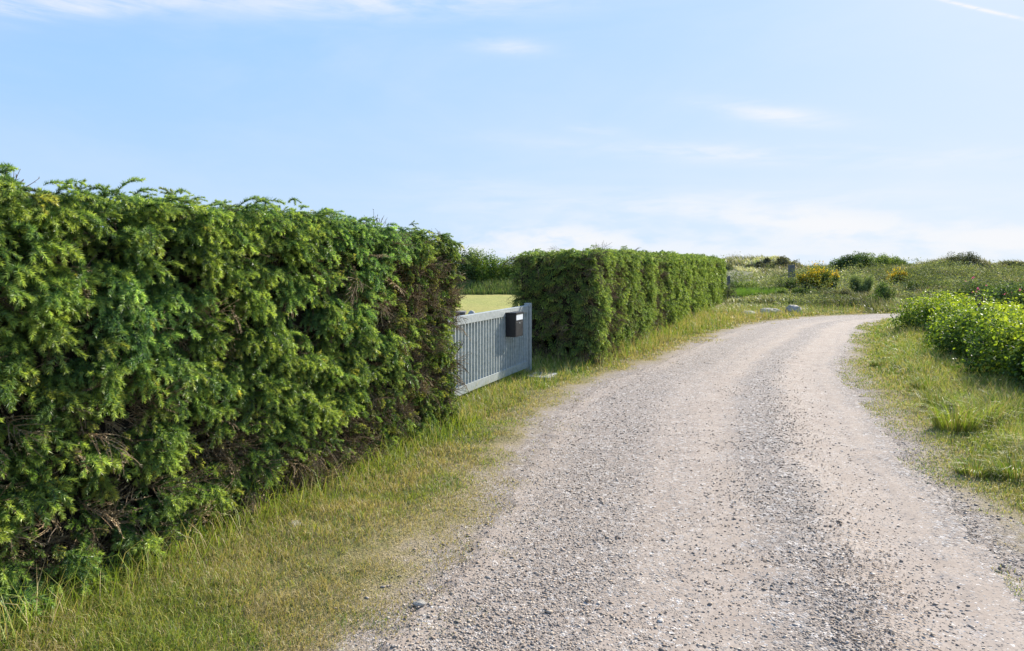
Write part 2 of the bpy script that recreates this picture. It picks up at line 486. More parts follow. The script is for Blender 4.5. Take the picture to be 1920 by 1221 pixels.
def lateral(x, y):
    """0..1 across the road for points (nearest cross section)"""
    Lm = LC; Rm = RC; mid = (Lm + Rm) / 2
    out = np.zeros(len(x))
    for k in range(0, len(x), 20000):
        xx = x[k:k + 20000]; yy = y[k:k + 20000]
        d = (xx[:, None] - mid[None, :, 0]) ** 2 + (yy[:, None] - mid[None, :, 1]) ** 2
        j = d.argmin(1); a = Lm[j]; b = Rm[j]; e = b - a
        out[k:k + 20000] = ((xx - a[:, 0]) * e[:, 0] + (yy - a[:, 1]) * e[:, 1]) / (e ** 2).sum(1)
    return out


def realize(tv, tf, M, T, cols):
    """tv (v,3) tf (f,3) M (n,3,3) T (n,3) cols (n,v,3) -> V,F,C"""
    n = len(T); v = len(tv)
    V = np.einsum('nij,vj->nvi', M, tv) + T[:, None, :]
    F = tf[None] + (np.arange(n) * v)[:, None, None]
    return V.reshape(-1, 3), F.reshape(-1, 3), cols.reshape(-1, 3)


def rand_rot(n, r=None):
    r = r or rng
    q = r.normal(size=(n, 4)); q = norm(q)
    w, x, y, z = q.T
    return np.stack([np.stack([1 - 2 * (y * y + z * z), 2 * (x * y - z * w), 2 * (x * z + y * w)], -1),
                     np.stack([2 * (x * y + z * w), 1 - 2 * (x * x + z * z), 2 * (y * z - x * w)], -1),
                     np.stack([2 * (x * z - y * w), 2 * (y * z + x * w), 1 - 2 * (x * x + y * y)], -1)], 1)


def build_stones():
    N = 200000
    Y = 2.3 + 14 * rng.random(N * 2) ** 1.7
    X = (rng.random(N * 2) * 1.9 - 1.0) * .85 * Y
    e = road_dist(X, Y); lat = lateral(X, Y)
    wob = lat + (fbm(X * .55, Y * .55) - .5) * .2
    pr = .13 + .52 * np.exp(-((wob - .63) / .09) ** 2) + .45 * np.exp(-((wob - .2) / .16) ** 2) + .5 * np.exp(-((wob - 1.0) / .09) ** 2)
    pr *= .5 + fbm(X * 4, Y * 4)
    pr *= 1 - smooth(-.05, .45, e + (fbm(X * 3, Y * 3) - .5) * .5)
    pr *= 1 - smooth(5.5, 15.5, Y)
    k = (rng.random(len(X)) < pr)
    X, Y, lat, e = X[k][:N], Y[k][:N], lat[k][:N], e[k][:N]
    n = len(X)
    r = .0022 + .0017 * rng.gamma(1.5, 1.0, n) * (.7 + .06 * Y)
    r = np.minimum(r, .011)
    big = rng.random(n) < .004; r[big] *= rng.uniform(1.4, 2.2, big.sum()); r = np.minimum(r, .017)
    sc = np.stack([r * rng.uniform(.8, 1.4, n), r * rng.uniform(.7, 1.1, n), r * rng.uniform(.3, .6, n)], -1)
    Rz = rng.random(n) * 6.283; c, s = np.cos(Rz), np.sin(Rz)
    M = np.zeros((n, 3, 3)); M[:, 0, 0] = c * sc[:, 0]; M[:, 0, 1] = -s * sc[:, 1]; M[:, 1, 0] = s * sc[:, 0]; M[:, 1, 1] = c * sc[:, 1]; M[:, 2, 2] = sc[:, 2]
    M = np.einsum('nij,njk->nik', M, np.eye(3)[None] + rng.normal(size=(n, 3, 3)) * .22)
    zb = np.where(e < 0, np.maximum(road_surface_z(lat, 0, X, Y), -.012) + .004, micro(X, Y, e))
    T = np.stack([X, Y, zb + sc[:, 2] * .45], -1)
    tv = np.array([(1, 0, 0), (-1, 0, 0), (0, 1, 0), (0, -1, 0), (0, 0, 1), (0, 0, -1), (.6, .6, .55), (-.62, -.5, .6)], float)
    tf = np.array([(0, 6, 4), (6, 2, 4), (2, 1, 4), (1, 7, 4), (7, 3, 4), (3, 0, 4), (0, 2, 6), (1, 3, 7), (2, 0, 5), (1, 2, 5), (3, 1, 5), (0, 3, 5)])
    pal = np.array([(.38, .31, .24), (.44, .37, .30), (.30, .24, .19), (.19, .155, .125), (.35, .265, .195), (.54, .47, .40), (.26, .20, .155)])
    ci = rng.choice(len(pal), n, p=[.34, .22, .17, .02, .15, .04, .06])
    col = pal[ci] * rng.uniform(.8, 1.15, (n, 1))
    V, F, Cc = realize(tv, tf, M, T, np.repeat(col[:, None], len(tv), 1))
    o = mesh_obj('gravel', V, F, M_stone, col=Cc)
    tag(o, 'loose grey and beige gravel lying on the road', 'gravel', kind='stuff')


# ------------------------------------------------------------------ grass


def blades(pos, h, w, lean, col0, col1, az=None, r=None):
    """curved three-triangle blades"""
    r = r or rng; n = len(pos)
    az = r.random(n) * 6.283 if az is None else az
    d = np.stack([np.cos(az), np.sin(az), np.zeros(n)], -1)
    fa = r.random(n) * 6.283
    s = np.stack([np.cos(fa), np.sin(fa), np.zeros(n)], -1) * w[:, None] * .5
    up = np.array([0, 0, 1.0])
    m = pos + d * (h * lean * .35)[:, None] + up * (h * .58)[:, None]
    tip = pos + d * (h * lean)[:, None] + up * (h * np.sqrt(np.maximum(1 - .8 * lean ** 2, .1)))[:, None]
    V = np.stack([pos - s, pos + s, m - s * .8, m + s * .8, tip], 1)
    F = np.array([(0, 1, 3), (0, 3, 2), (2, 3, 4)])[None] + (np.arange(n) * 5)[:, None, None]
    cc = np.stack([col0, col0, (col0 + col1) / 2, (col0 + col1) / 2, col1], 1)
    return V.reshape(-1, 3), F.reshape(-1, 3), cc.reshape(-1, 3)


def join(parts):
    Vs, Fs, Cs = [], [], []; o = 0
    for V, F, c in parts:
        Vs.append(V); Fs.append(F + o); Cs.append(c); o += len(V)
    return np.vstack(Vs), np.vstack(Fs), np.vstack(Cs)


G_DARK = np.array((.07, .115, .025)); G_MID = np.array((.17, .235, .04)); G_BRI = np.array((.29, .37, .05)); G_STRAW = np.array((.50, .40, .19)); G_YEL = np.array((.38, .37, .08))

# hedge footprints (front base line, direction, thickness)
NH0 = np.array((-3.02, .98)); NH1 = np.array((-0.485, 6.90)); NHd = norm(NH1 - NH0); NHn = np.array((NHd[1], -NHd[0]))
FH0 = np.array((1.33, 10.72)); FH1 = np.array((9.75, 31.5)); FHd = norm(FH1 - FH0); FHn = np.array((FHd[1], -FHd[0]))


def in_hedge(x, y, A, d, n, L, T):
    px = x - A[0]; py = y - A[1]
    s = px * d[0] + py * d[1]; q = px * n[0] + py * n[1]
    return s, q  # along, outward (front face q=0, inside negative)


def build_grass():
    N = 1750000
    Y = 1.5 + 26 * rng.random(N) ** 2.1
    X = (rng.random(N) * 2.45 - 1.0) * Y + .3 * rng.random(N)
    e = road_dist(X, Y)
    s1, q1 = in_hedge(X, Y, NH0, NHd, NHn, 0, 0); s2, q2 = in_hedge(X, Y, FH0, FHd, FHn, 0, 0)
    L1 = np.linalg.norm(NH1 - NH0); L2 = np.linalg.norm(FH1 - FH0)
    inside = ((q1 < -.12) & (s1 < L1 - .2) & (q1 > -1.3)) | ((q2 < -.12) & (q2 > -1.4) & (s2 > .12) & (s2 < L2))
    behind = ((q1 < -1.0) & (s1 < L1)) | ((q2 < -1.3) & (s2 > 0))
    keep = ~inside & ~behind & (Y < 24.5)
    # verge patchiness
    n1 = fbm(X * 1.3, Y * 1.3); n2 = fbm(X * 4.5 + 5, Y * 4.5); n3 = fbm(X * .5 + 3, Y * .5 + 8)
    rightm = X > (LCx(Y) + RCx(Y)) / 2
    dens = smooth(.0, .55, e + (n1 - .5) * 1.3 + (n2 - .5) * .7 + np.where(rightm, .22, 0.0))
    tuft = (n2 > .62) & (e > -.35) & (n1 > .53)
    dens = np.maximum(dens, tuft * .35)
    dens = dens * (e > np.where(rightm, -.12, -.5))
    keep &= rng.random(N) < dens
    X, Y, e, n1, n2, n3, q1, q2, s1, s2 = [a[keep] for a in (X, Y, e, n1, n2, n3, q1, q2, s1, s2)]
    n = len(X)
    right = X > (LCx(Y) + RCx(Y)) / 2
    hb = .022 + .038 * smooth(.1, 1.0, e) * (.2 + n1 + n2 * .6)
    hb = np.where(right, hb * (1.1 + 2.6 * smooth(.25, 1.3, e)), hb)
    hnear = np.where(s1 < L1, np.exp(-np.maximum(q1, 0) / .16), 0) + np.where(s2 > -.3, np.exp(-np.maximum(q2, 0) / .22) * .6, 0)
    hb = hb + hnear * .085 * rng.random(n) * (.3 + n2)
    far = smooth(9, 22, Y); hb = hb * (1 + 1.0 * far)
    gatez = (s1 > L1 - .3) & (q1 < .1) & (s2 < 0.2)
    hb = np.where(gatez, hb * 1.7, hb)
    h = hb * rng.uniform(.45, 1.35, n)
    w = np.maximum(.0022, .00065 * Y) * rng.uniform(.8, 1.5, n)
    lean = rng.uniform(.25, 1.05, n)
    # colour
    dry = smooth(.55, .05, e + (n1 - .5) * .9) * .65 + smooth(.46, .6, n3) * .5 + smooth(.5, .62, fbm(X * 2.2 + 40, Y * 2.2)) * .6
    dry = np.clip(dry + .12, 0, .85) * np.where(right, .55, 1.0) * (1 - .7 * np.clip(hnear, 0, 1)) * np.where(gatez, .6, 1)
    c = G_MID[None] * (1 - n2[:, None]) * 1.3 + G_BRI[None] * n2[:, None] * .8
    yel = (rng.random(n) < .38); c[yel] = G_YEL * rng.uniform(.8, 1.2, (yel.sum(), 1))
    dk = (rng.random(n) < .18); c[dk] = G_DARK
    clov = (n1 > .56) & (n2 > .5) & (rng.random(n) < .5); c[clov] = np.array((.12, .21, .035))
    st = rng.random(n) < dry; c[st] = G_STRAW * rng.uniform(.65, 1.1, (st.sum(), 1))
    c = c * rng.uniform(.8, 1.2, (n, 1))
    z = terrain(X, Y) + micro(X, Y, e) - .004
    parts = [blades(np.stack([X, Y, z], -1), h, w, lean, c * .8, c * 1.1)]
    # tall stalks and long blades
    def stalks(mask_idx, hh, wd, cc, ln):
        m = len(mask_idx); p = np.stack([X[mask_idx], Y[mask_idx], z[mask_idx]], -1)
        return blades(p, hh * rng.uniform(.6, 1.25, m), np.maximum(wd, .0005 * Y[mask_idx]), np.full(m, ln) * rng.uniform(.3, 1.6, m), cc * rng.uniform(.7, 1.2, (m, 1)), cc * rng.uniform(.9, 1.3, (m, 1)))
    cand = np.where(right & (e > .8) & (rng.random(n) < .10))[0]
    parts.append(stalks(cand, .26, .0028, np.where(rng.random((len(cand), 1)) < .5, G_BRI[None], G_STRAW[None] * .9), .5))
    cand = np.where((~right) & (hnear > .25) & (rng.random(n) < .06))[0]
    parts.append(stalks(cand, .27, .003, np.where(rng.random((len(cand), 1)) < .7, G_BRI[None], G_STRAW[None]), .7))
    cand = np.where((~right) & (Y > 11) & (e > .5) & (rng.random(n) < .10))[0]
    parts.append(stalks(cand, .32, .004, np.where(rng.random((len(cand), 1)) < .5, G_MID[None], G_STRAW[None] * .8), .4))
    cand = np.where(gatez & (rng.random(n) < .06))[0]
    parts.append(stalks(cand, .2, .003, np.where(rng.random((len(cand), 1)) < .5, G_MID[None], G_STRAW[None] * .8), .4))
    V, F, Cc = join(parts)
    o = mesh_obj('grass', V, F, M_grass, col=Cc)
    tag(o, 'green and straw-coloured grass on both road verges', 'grass', kind='stuff')
    # coarse bright tussocks on the right verge
    cs = [(1790, 810, .28, .34), (1840, 800, .3, .34), (1760, 770, .22, .28), (1890, 790, .30, .36), (1650, 690, .16, .13), (1700, 700, .3, .16), (1905, 900, .25, .2), (1830, 890, .22, .12), (1740, 735, .3, .26), (1860, 740, .3, .3)]
    for i, (u, v, r0, hh) in enumerate(cs):
        Y0 = CAMZ * FPX / (v - 500); X0 = P(u, Y0); m = 420
        a = rng.random(m) * 6.283; rr = r0 * np.sqrt(rng.random(m)) * .6
        p = np.stack([X0 + np.cos(a) * rr, Y0 + np.sin(a) * rr, np.full(m, .0)], -1); p[:, 2] = micro(p[:, 0], p[:, 1], road_dist(p[:, 0], p[:, 1]))
        cc = (G_BRI[None] * .9 if i < 2 else (G_DARK[None] * 1.2 if i in (3, 5) else G_MID[None])) * rng.uniform(.7, 1.25, (m, 1))
        yy = rng.random(m) < .3; cc[yy] = G_STRAW * .7
        V, F, Cc = blades(p, hh * rng.uniform(.4, 1.1, m), np.full(m, .0055), rng.uniform(.3, 1.0, m), cc * .8, cc * 1.15, az=a)
        o = mesh_obj('grass_tussock', V, F, M_grass, col=Cc)
        tag(o, TUSS[i], 'grass tuft', group='grass tussocks on the right verge')


TUSS = ['bright green coarse grass tussock on the right verge, left of the dark tuft',
        'broad bright green grass tussock just left of the rightmost tuft on the right verge',
        'small darker grass tussock upper left of the bright clumps on the right verge',
        'tall dark grass tuft at the right picture edge below the leafy shrubs',
        'pale grass tussock on the verge left of the round stone',
        'darker grass tussock standing beside the round stone on the right verge',
        'lowest and nearest grass tussock at the right picture edge',
        'flat wide grass tussock at the gravel edge on the right verge',
        'darker grass tussock on the verge halfway between the round stone and the bright clumps',
        'bright grass tussock right under the leafy shrubs at the right']


def LCx(y): return np.interp(y, LP[:, 1], LP[:, 0])
def RCx(y): return np.interp(y, RP[:, 1], RP[:, 0])


# ------------------------------------------------------------------ spruce hedges
def needles_to_tris(p, d, ln, w, c, r):
    s = norm(np.cross(d, r.normal(size=d.shape))) * (w * .5)[:, None]
    V = np.stack([p - s, p + s, p + d * ln[:, None]], 1).reshape(-1, 3)
    return V, np.arange(len(V)).reshape(-1, 3), np.repeat(c, 3, 0)


def spray(seed, L=.2, dens=1050, nlen=.027, nw=.0036, dead=False, nsh=5, young=.6):
    """one drooping spruce branchlet: +x out, +z up"""
    r = np.random.default_rng(seed); parts = []

    def shoot(p0, d0, ln, droop, is_tip):
        m = 8; ts = np.linspace(0, 1, m); pts = [p0]; d = d0.copy(); st = ln / (m - 1)
        dirs = [d0]
        for k in range(m - 1):
            d = norm(d + np.array((0, 0, -droop / (m - 1))) + r.normal(size=3) * .03); pts.append(pts[-1] + d * st); dirs.append(d)
        pts = np.array(pts); dirs = np.array(dirs)
        nn = int(ln * dens * (0.12 if dead else 1)) + (0 if dead else 12)
        t = r.random(nn) * (m - 1.001)
        if not dead and nn > 16: t[-12:] = m - 1.05 - r.random(12) * .8
        i = t.astype(int); f = (t - i)[:, None]
        pp = pts[i] * (1 - f) + pts[i + 1] * f; dd = dirs[i]
        rad = norm(np.cross(dd, r.normal(size=dd.shape)))
        rad[:, 2] = np.where(rad[:, 2] < 0, rad[:, 2] * .55, rad[:, 2])
        tt = t / (m - 1)
        nd = norm(dd * (.62 + .7 * tt[:, None] ** 3) + rad)
        if dead:
            col = np.array((.22, .175, .105))[None] * r.uniform(.5, 1.5, (nn, 1))
        else:
            old = np.array((.065, .135, .05)); yng = np.array((.49, .58, .14)); mid = np.array((.20, .305, .08))
            fy = np.clip(tt * 1.15 * young + r.normal(size=nn) * .13 + (young - .6) * .3, 0, 1)[:, None]
            col = np.where(fy < .5, old + (mid - old) * fy * 2, mid + (yng - mid) * (fy * 2 - 1)) * r.uniform(.8, 1.2, (nn, 1))
        ln_ = nlen * r.uniform(.75, 1.1, nn) * (1 - .2 * tt)
        parts.append(needles_to_tris(pp, nd, ln_, np.full(nn, nw) * r.uniform(.8, 1.3, nn), col, r))
        # stem ribbon (crossed)
        for ax in (np.array((0, 1., .3)), np.array((0, .2, 1.))):
            wd = (.0022 if dead else .0018) * (1 - .6 * ts)[:, None]
            a = pts - ax * wd; b = pts + ax * wd
            V = np.vstack([a, b]); idx = np.arange(m - 1)
            F = np.vstack([np.stack([idx, idx + 1, idx + m], 1), np.stack([idx + 1, idx + m + 1, idx + m], 1)])
            parts.append((V, F, np.tile(np.array((.17, .12, .07)) * (1.0 if dead else .9), (len(V), 1))))
        return pts, dirs

    d0 = norm(np.array((1., r.normal() * .1, .3))); dr = 1.1 + r.random() * .7
    pts, dirs = shoot(np.zeros(3), d0, L, dr, True)
    for k in range(nsh):
        f = .12 + .75 * (k + r.random() * .5) / nsh
        i = f * (len(pts) - 1); j = int(i); p = pts[j] + (pts[j + 1] - pts[j]) * (i - j)
        for sgn in (-1, 1):
            if r.random() < .12: continue
            dd = norm(dirs[j] + np.array((0, sgn * (.85 + r.normal() * .15), r.normal() * .15)))
            shoot(p, dd, L * (.68 - .34 * f) * r.uniform(.75, 1.15), .8, False)
    return join(parts)


def place(templates, pos, d, scale, tint, roll, r):
    """instances of templates: direction d (+x) keeping +z up, realised"""
    n = len(pos); which = r.integers(0, len(templates), n); parts = []
    up = np.array((0, 0, 1.)); x = norm(d); y = norm(np.cross(up[None] + 0 * x, x) + 1e-6); z = np.cross(x, y)
    c, s = np.cos(roll)[:, None], np.sin(roll)[:, None]
    y2 = y * c + z * s; z2 = -y * s + z * c
    M = np.stack([x, y2, z2], -1) * scale[:, None, None]
    for k, (tv, tf, tc) in enumerate(templates):
        m = which == k
        if not m.any(): continue
        parts.append(realize(tv, tf, M[m], pos[m], tc[None] * tint[m][:, None, :]))
    return join(parts)


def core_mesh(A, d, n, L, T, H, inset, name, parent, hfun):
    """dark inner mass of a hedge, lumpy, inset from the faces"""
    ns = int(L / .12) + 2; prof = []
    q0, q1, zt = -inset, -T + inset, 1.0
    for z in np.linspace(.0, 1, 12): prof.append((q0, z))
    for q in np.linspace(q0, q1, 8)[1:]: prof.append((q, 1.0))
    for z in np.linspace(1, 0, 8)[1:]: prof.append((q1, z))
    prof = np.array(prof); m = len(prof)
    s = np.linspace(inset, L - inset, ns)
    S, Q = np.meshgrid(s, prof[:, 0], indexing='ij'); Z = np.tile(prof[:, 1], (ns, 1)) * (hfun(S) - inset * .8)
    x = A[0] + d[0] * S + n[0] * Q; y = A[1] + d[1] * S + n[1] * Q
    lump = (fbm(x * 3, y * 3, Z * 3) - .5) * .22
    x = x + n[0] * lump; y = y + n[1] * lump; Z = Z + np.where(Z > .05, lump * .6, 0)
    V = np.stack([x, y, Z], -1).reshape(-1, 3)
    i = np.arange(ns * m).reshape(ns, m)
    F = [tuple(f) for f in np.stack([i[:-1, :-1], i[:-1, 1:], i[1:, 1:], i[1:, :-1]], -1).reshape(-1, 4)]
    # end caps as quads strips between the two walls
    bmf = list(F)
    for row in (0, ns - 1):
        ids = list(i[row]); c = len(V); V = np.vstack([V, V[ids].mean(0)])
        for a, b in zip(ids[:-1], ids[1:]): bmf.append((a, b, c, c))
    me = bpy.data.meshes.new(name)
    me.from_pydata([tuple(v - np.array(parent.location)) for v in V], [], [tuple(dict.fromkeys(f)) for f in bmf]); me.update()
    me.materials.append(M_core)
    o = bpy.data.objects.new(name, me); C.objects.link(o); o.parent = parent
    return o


def hedge_points(A, d, n, L, T, hfun, N, r, faces, ymin=None):
    """points on hedge faces: returns pos, normal, s, z"""
    out = []
    areas = {'front': L * 2.0, 'end0': T * 2.0, 'end1': T * 2.0, 'top': L * T, 'back': L * 2.0 * .5}
    tot = sum(areas[f] for f in faces)
    d3 = np.array((*d, 0)); n3 = np.array((*n, 0))
    for f in faces:
        m = int(N * areas[f] / tot)
        a = r.random(m); b = r.random(m)
        if f == 'front': s = a * L; q = 0 * s; z = b * hfun(s); nr = np.tile(n3, (m, 1))
        elif f == 'back': s = a * L; q = 0 * s - T; z = b * hfun(s); nr = np.tile(-n3, (m, 1))
        elif f == 'end0': s = 0 * a; q = -a * T; z = b * hfun(s); nr = np.tile(-d3, (m, 1))
        elif f == 'end1': s = 0 * a + L; q = -a * T; z = b * hfun(s); nr = np.tile(d3, (m, 1))
        else: s = a * L; q = -b * T; z = hfun(s); nr = np.tile((0, 0, 1.), (m, 1))
        out.append((s, q, z, nr))
    s = np.concatenate([o[0] for o in out]); q = np.concatenate([o[1] for o in out]); z = np.concatenate([o[2] for o in out]); nr = np.vstack([o[3] for o in out])
    # rounding of edges: pull points near two edges towards the inside
    H = hfun(s); rr = .16
    ez = np.clip((z - (H - rr)) / rr, 0, 1); ef = np.clip((q + rr) / rr, 0, 1); e1 = np.clip((s - (L - rr)) / rr, 0, 1); e0 = np.clip((rr - s) / rr, 0, 1); eb = np.clip((-T + rr - q) / rr, 0, 1)
    cnt = ez ** 2 + ef ** 2 + e1 ** 2 + e0 ** 2 + eb ** 2
    k = np.maximum(np.sqrt(np.maximum(cnt, 1)), 1)
    z = np.where(ez > 0, H - rr + rr * ez / k, z); q = np.where(ef > 0, -rr + rr * ef / k, q)
    q = np.where(eb > 0, -T + rr - rr * eb / k, q)
    s = np.where(e1 > 0, L - rr + rr * e1 / k, s); s = np.where(e0 > 0, rr - rr * e0 / k, s)
    nr = nr + .9 * (ez[:, None] ** 2 * np.array((0, 0, 1.)) + ef[:, None] ** 2 * n3 + e1[:, None] ** 2 * d3 - e0[:, None] ** 2 * d3 - eb[:, None] ** 2 * n3)
    nr = norm(nr)
    x = A[0] + d[0] * s + n[0] * q; y = A[1] + d[1] * s + n[1] * q
    return np.stack([x, y, z], -1), nr, s, z


def near_h(s):
    return 1.985 + (fbm(np.asarray(s) * 1.1, 0 * np.asarray(s)) - .5) * .08 - .06 * smooth(3.5, 6.6, np.asarray(s))


def far_h(s): return 1.84 + .004 * np.asarray(s) + (fbm(np.asarray(s) * 1.3 + 9, 0 * np.asarray(s)) - .5) * .07


def bare_mask_near(s, z):
    """how bare (brown) the near hedge is, 0..1; s along the hedge, z height"""
    n = fbm(s * 1.1 + 3, z * 1.3 + 1, oct=3) - .055; n2 = fbm(s * 3.4, z * 3.4, oct=2)
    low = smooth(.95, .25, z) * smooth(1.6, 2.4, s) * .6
    brown_end = np.exp(-((s - 5.75) / .55) ** 2) * smooth(1.75, 1.4, z) * smooth(.15, .55, z) * .72
    top = smooth(1.45, 1.8, z) * .5
    patch = np.exp(-((s - 3.0) / .35) ** 2 - ((z - 1.55) / .16) ** 2) * .5 + np.exp(-((s - 4.6) / .4) ** 2 - ((z - .95) / .3) ** 2) * .35
    return np.clip((n - .5) * 2.0 + (n2 - .5) * 1.0 + low + brown_end + patch - top + .05, 0, 1)


def build_near_hedge():
    r = np.random.default_rng(11)
    t = thing('spruce_hedge', 'tall near spruce hedge with bright shoots and brown bare patches along the left', 'hedge', (float(NH0[0]), float(NH0[1]), 0))
    L = float(np.linalg.norm(NH1 - NH0)); T = 1.15
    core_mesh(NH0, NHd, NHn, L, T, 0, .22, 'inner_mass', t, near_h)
    live = [spray(100 + i, L=.13 + .025 * (i % 3), nsh=1 + (i % 3 == 2), young=[.55, .62, .72, .8, .95, .45, .9][i]) for i in range(7)]
    dead = [spray(200 + i, L=.22, dead=True, nsh=6, nlen=.012) for i in range(5)]
    pos, nr, s, z = hedge_points(NH0, NHd, NHn, L, T, near_h, 1800, r, ['front', 'end1', 'top'])
    ncl = len(pos); reps = r.integers(4, 8, ncl); idx = np.repeat(np.arange(ncl), reps)
    cl_off = np.repeat((r.random(ncl) - .5) * .14, reps); cl_dir = r.normal(size=(ncl, 3)) * .22
    cl_dir = cl_dir[idx]; cl_tint = np.repeat(r.uniform(.82, 1.15, ncl), reps)
    pos, nr, s, z = pos[idx], nr[idx], s[idx], z[idx]
    bare = bare_mask_near(s, z)
    front = nr @ np.array((*NHn, 0)) > .5
    keep = np.repeat(r.random(ncl), reps) > bare * .95 * front - .08
    pos, nr, s, z, bare, cl_off, cl_dir, cl_tint = pos[keep], nr[keep], s[keep], z[keep], bare[keep], cl_off[keep], cl_dir[keep], cl_tint[keep]
    n = len(pos)
    lump = (fbm(pos[:, 0] * 4, pos[:, 1] * 4, pos[:, 2] * 4) - .5) * .30 + (fbm(pos[:, 0] * 1.3, pos[:, 1] * 1.3, pos[:, 2] * 1.3) - .5) * .12
    depth = -.13 + cl_off * 1.25 + lump * .6 - .05 * r.random(n) - bare * .10; depth = np.where(nr[:, 2] > .6, depth * .35, depth)
    pos = pos + nr * depth[:, None] + r.normal(size=(n, 3)) * .04
    tang = np.cross(nr, np.array((0, 0, 1.)))
    dd = nr * 1.0 + cl_dir + tang * (r.normal(size=(n, 1)) * .38 + .15) + np.array((0, 0, 1.)) * (r.normal(size=(n, 1)) * .34 - .1)
    istop = nr[:, 2] > .6
    dd = np.where(istop[:, None], np.array((0, 0, .22)) + r.normal(size=(n, 3)) * np.array((.6, .6, .16)) + np.array((*NHn, 0)) * .35, dd)
    wk = smooth(5.0, 6.0, s)
    sc = r.uniform(.85, 1.32, n) * np.where(istop, .72, 1.0) * (1 - .22 * wk)
    tint = np.ones((n, 3)) * r.uniform(.8, 1.2, (n, 1)) * (1 - .15 * wk[:, None]) * cl_tint[:, None]
    blue = fbm(pos[:, 0] * 1.6 + 20, pos[:, 1] * 1.6, pos[:, 2] * 1.6)
    tint[:, 0] *= 1 - .15 * smooth(.5, .75, blue); tint[:, 2] *= 1 + .3 * smooth(.5, .75, blue)
    yb = r.random(n) < .04; tint[yb] *= np.array((1.25, 1.02, .9))
    P2, N2, S2, Z2 = hedge_points(NH0, NHd, NHn, L, T, near_h, 3600, r, ['front', 'end1', 'top'])
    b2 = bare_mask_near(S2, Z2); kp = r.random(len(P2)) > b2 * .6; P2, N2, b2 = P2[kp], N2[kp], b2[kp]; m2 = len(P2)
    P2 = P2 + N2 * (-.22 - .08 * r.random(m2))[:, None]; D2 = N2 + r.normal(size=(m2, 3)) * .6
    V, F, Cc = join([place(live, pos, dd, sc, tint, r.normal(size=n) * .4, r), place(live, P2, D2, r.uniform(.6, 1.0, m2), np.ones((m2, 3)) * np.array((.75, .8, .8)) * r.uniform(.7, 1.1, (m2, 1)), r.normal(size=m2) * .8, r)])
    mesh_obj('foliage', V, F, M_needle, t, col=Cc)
    # brown small leaves / dead shoots
    pos, nr, s, z = hedge_points(NH0, NHd, NHn, L, T, near_h, 5200, r, ['front', 'end1'])
    bare = bare_mask_near(s, z); keep = (r.random(len(pos)) < .16 + bare) & (z < 1.95)
    pos, nr, s, bare = pos[keep], nr[keep], s[keep], bare[keep]; n = len(pos)
    pos = pos + nr * (-.26 + bare * .08 + (r.random(n) - .5) * .14)[:, None]
    tang = np.cross(nr, np.array((0, 0, 1.)))
    dd = nr * .5 + tang * r.normal(size=(n, 1)) * .9 + np.array((0, 0, 1.)) * r.normal(size=(n, 1)) * .5
    tint = np.ones((n, 3)) * r.uniform(.6, 1.6, (n, 1)); pale = r.random(n) < .2; tint[pale] *= 1.8
    V, F, Cc = place(dead, pos, dd, r.uniform(.7, 1.5, n), tint, r.normal(size=n) * 1.5, r)
    mesh_obj('dead_twigs', V, F, M_twig, t, col=Cc)
    # tiny brownish green shoots filling the brown end
    small = [spray(300 + i, L=.07, dens=750, nlen=.013, nw=.0045, nsh=3, young=.5) for i in range(4)]
    pos, nr, s, z = hedge_points(NH0, NHd, NHn, L, T, near_h, 9000, r, ['front', 'end1'])
    bare = bare_mask_near(s, z); keep = r.random(len(pos)) < (bare * .9 * (.35 + .65 * smooth(4.2, 5.2, s)) + .05)
    pos, nr, s, bare = pos[keep], nr[keep], s[keep], bare[keep]; n = len(pos)
    pos = pos + nr * (-.11 + (r.random(n) - .5) * .14)[:, None]
    tang = np.cross(nr, np.array((0, 0, 1.)))
    dd = nr + tang * r.normal(size=(n, 1)) * .8 + np.array((0, 0, 1.)) * r.normal(size=(n, 1)) * .6
    tint = np.where(r.random((n, 1)) < .45, np.array((1.9, 1.35, 1.4))[None] * .9, np.array((1.2, 1.2, .9))[None]) * r.uniform(.6, 1.2, (n, 1))
    V, F, Cc = place(small, pos, dd, r.uniform(.6, 1.3, n), tint, r.normal(size=n) * 1., r)
    mesh_obj('short_shoots', V, F, M_needle, t, col=Cc)
    # inner branches seen through the gaps
    parts = []
    for k in range(170):
        s0 = r.random() * L; z0 = r.uniform(.1, 1.7); p = np.array((*(NH0 + NHd * s0 - NHn * .28), z0))
        dv = norm(np.array((*(NHd * r.normal() * .8 + NHn * .35), r.normal() * .5))); m = 9; pts = [p]
        for j in range(m - 1):
            dv = norm(dv + r.normal(size=3) * .22); pts.append(pts[-1] + dv * r.uniform(.03, .055))
        parts.append(tube(np.array(pts), np.linspace(.005, .0015, m) * r.uniform(.6, 1.3), 5, np.array((.22, .17, .12)) * r.uniform(.5, 1.3)))
    V, F, Cc = join(parts)
    tag(mesh_obj('bare_branches', V, F, M_twig, t, col=Cc), kind='stuff')
    # trunks of the row
    for k in range(9):
        s0 = .4 + k * .68; p = NH0 + NHd * s0 - NHn * .55
        V, F, Cc = tube(np.array([(p[0], p[1], -.05), (p[0] + .02, p[1], .6), (p[0], p[1] + .03, 1.6)]), np.array([.05, .04, .02]), 8, np.array((.12, .09, .06)))
        mesh_obj('trunk', V, F, M_wood, t, col=Cc)


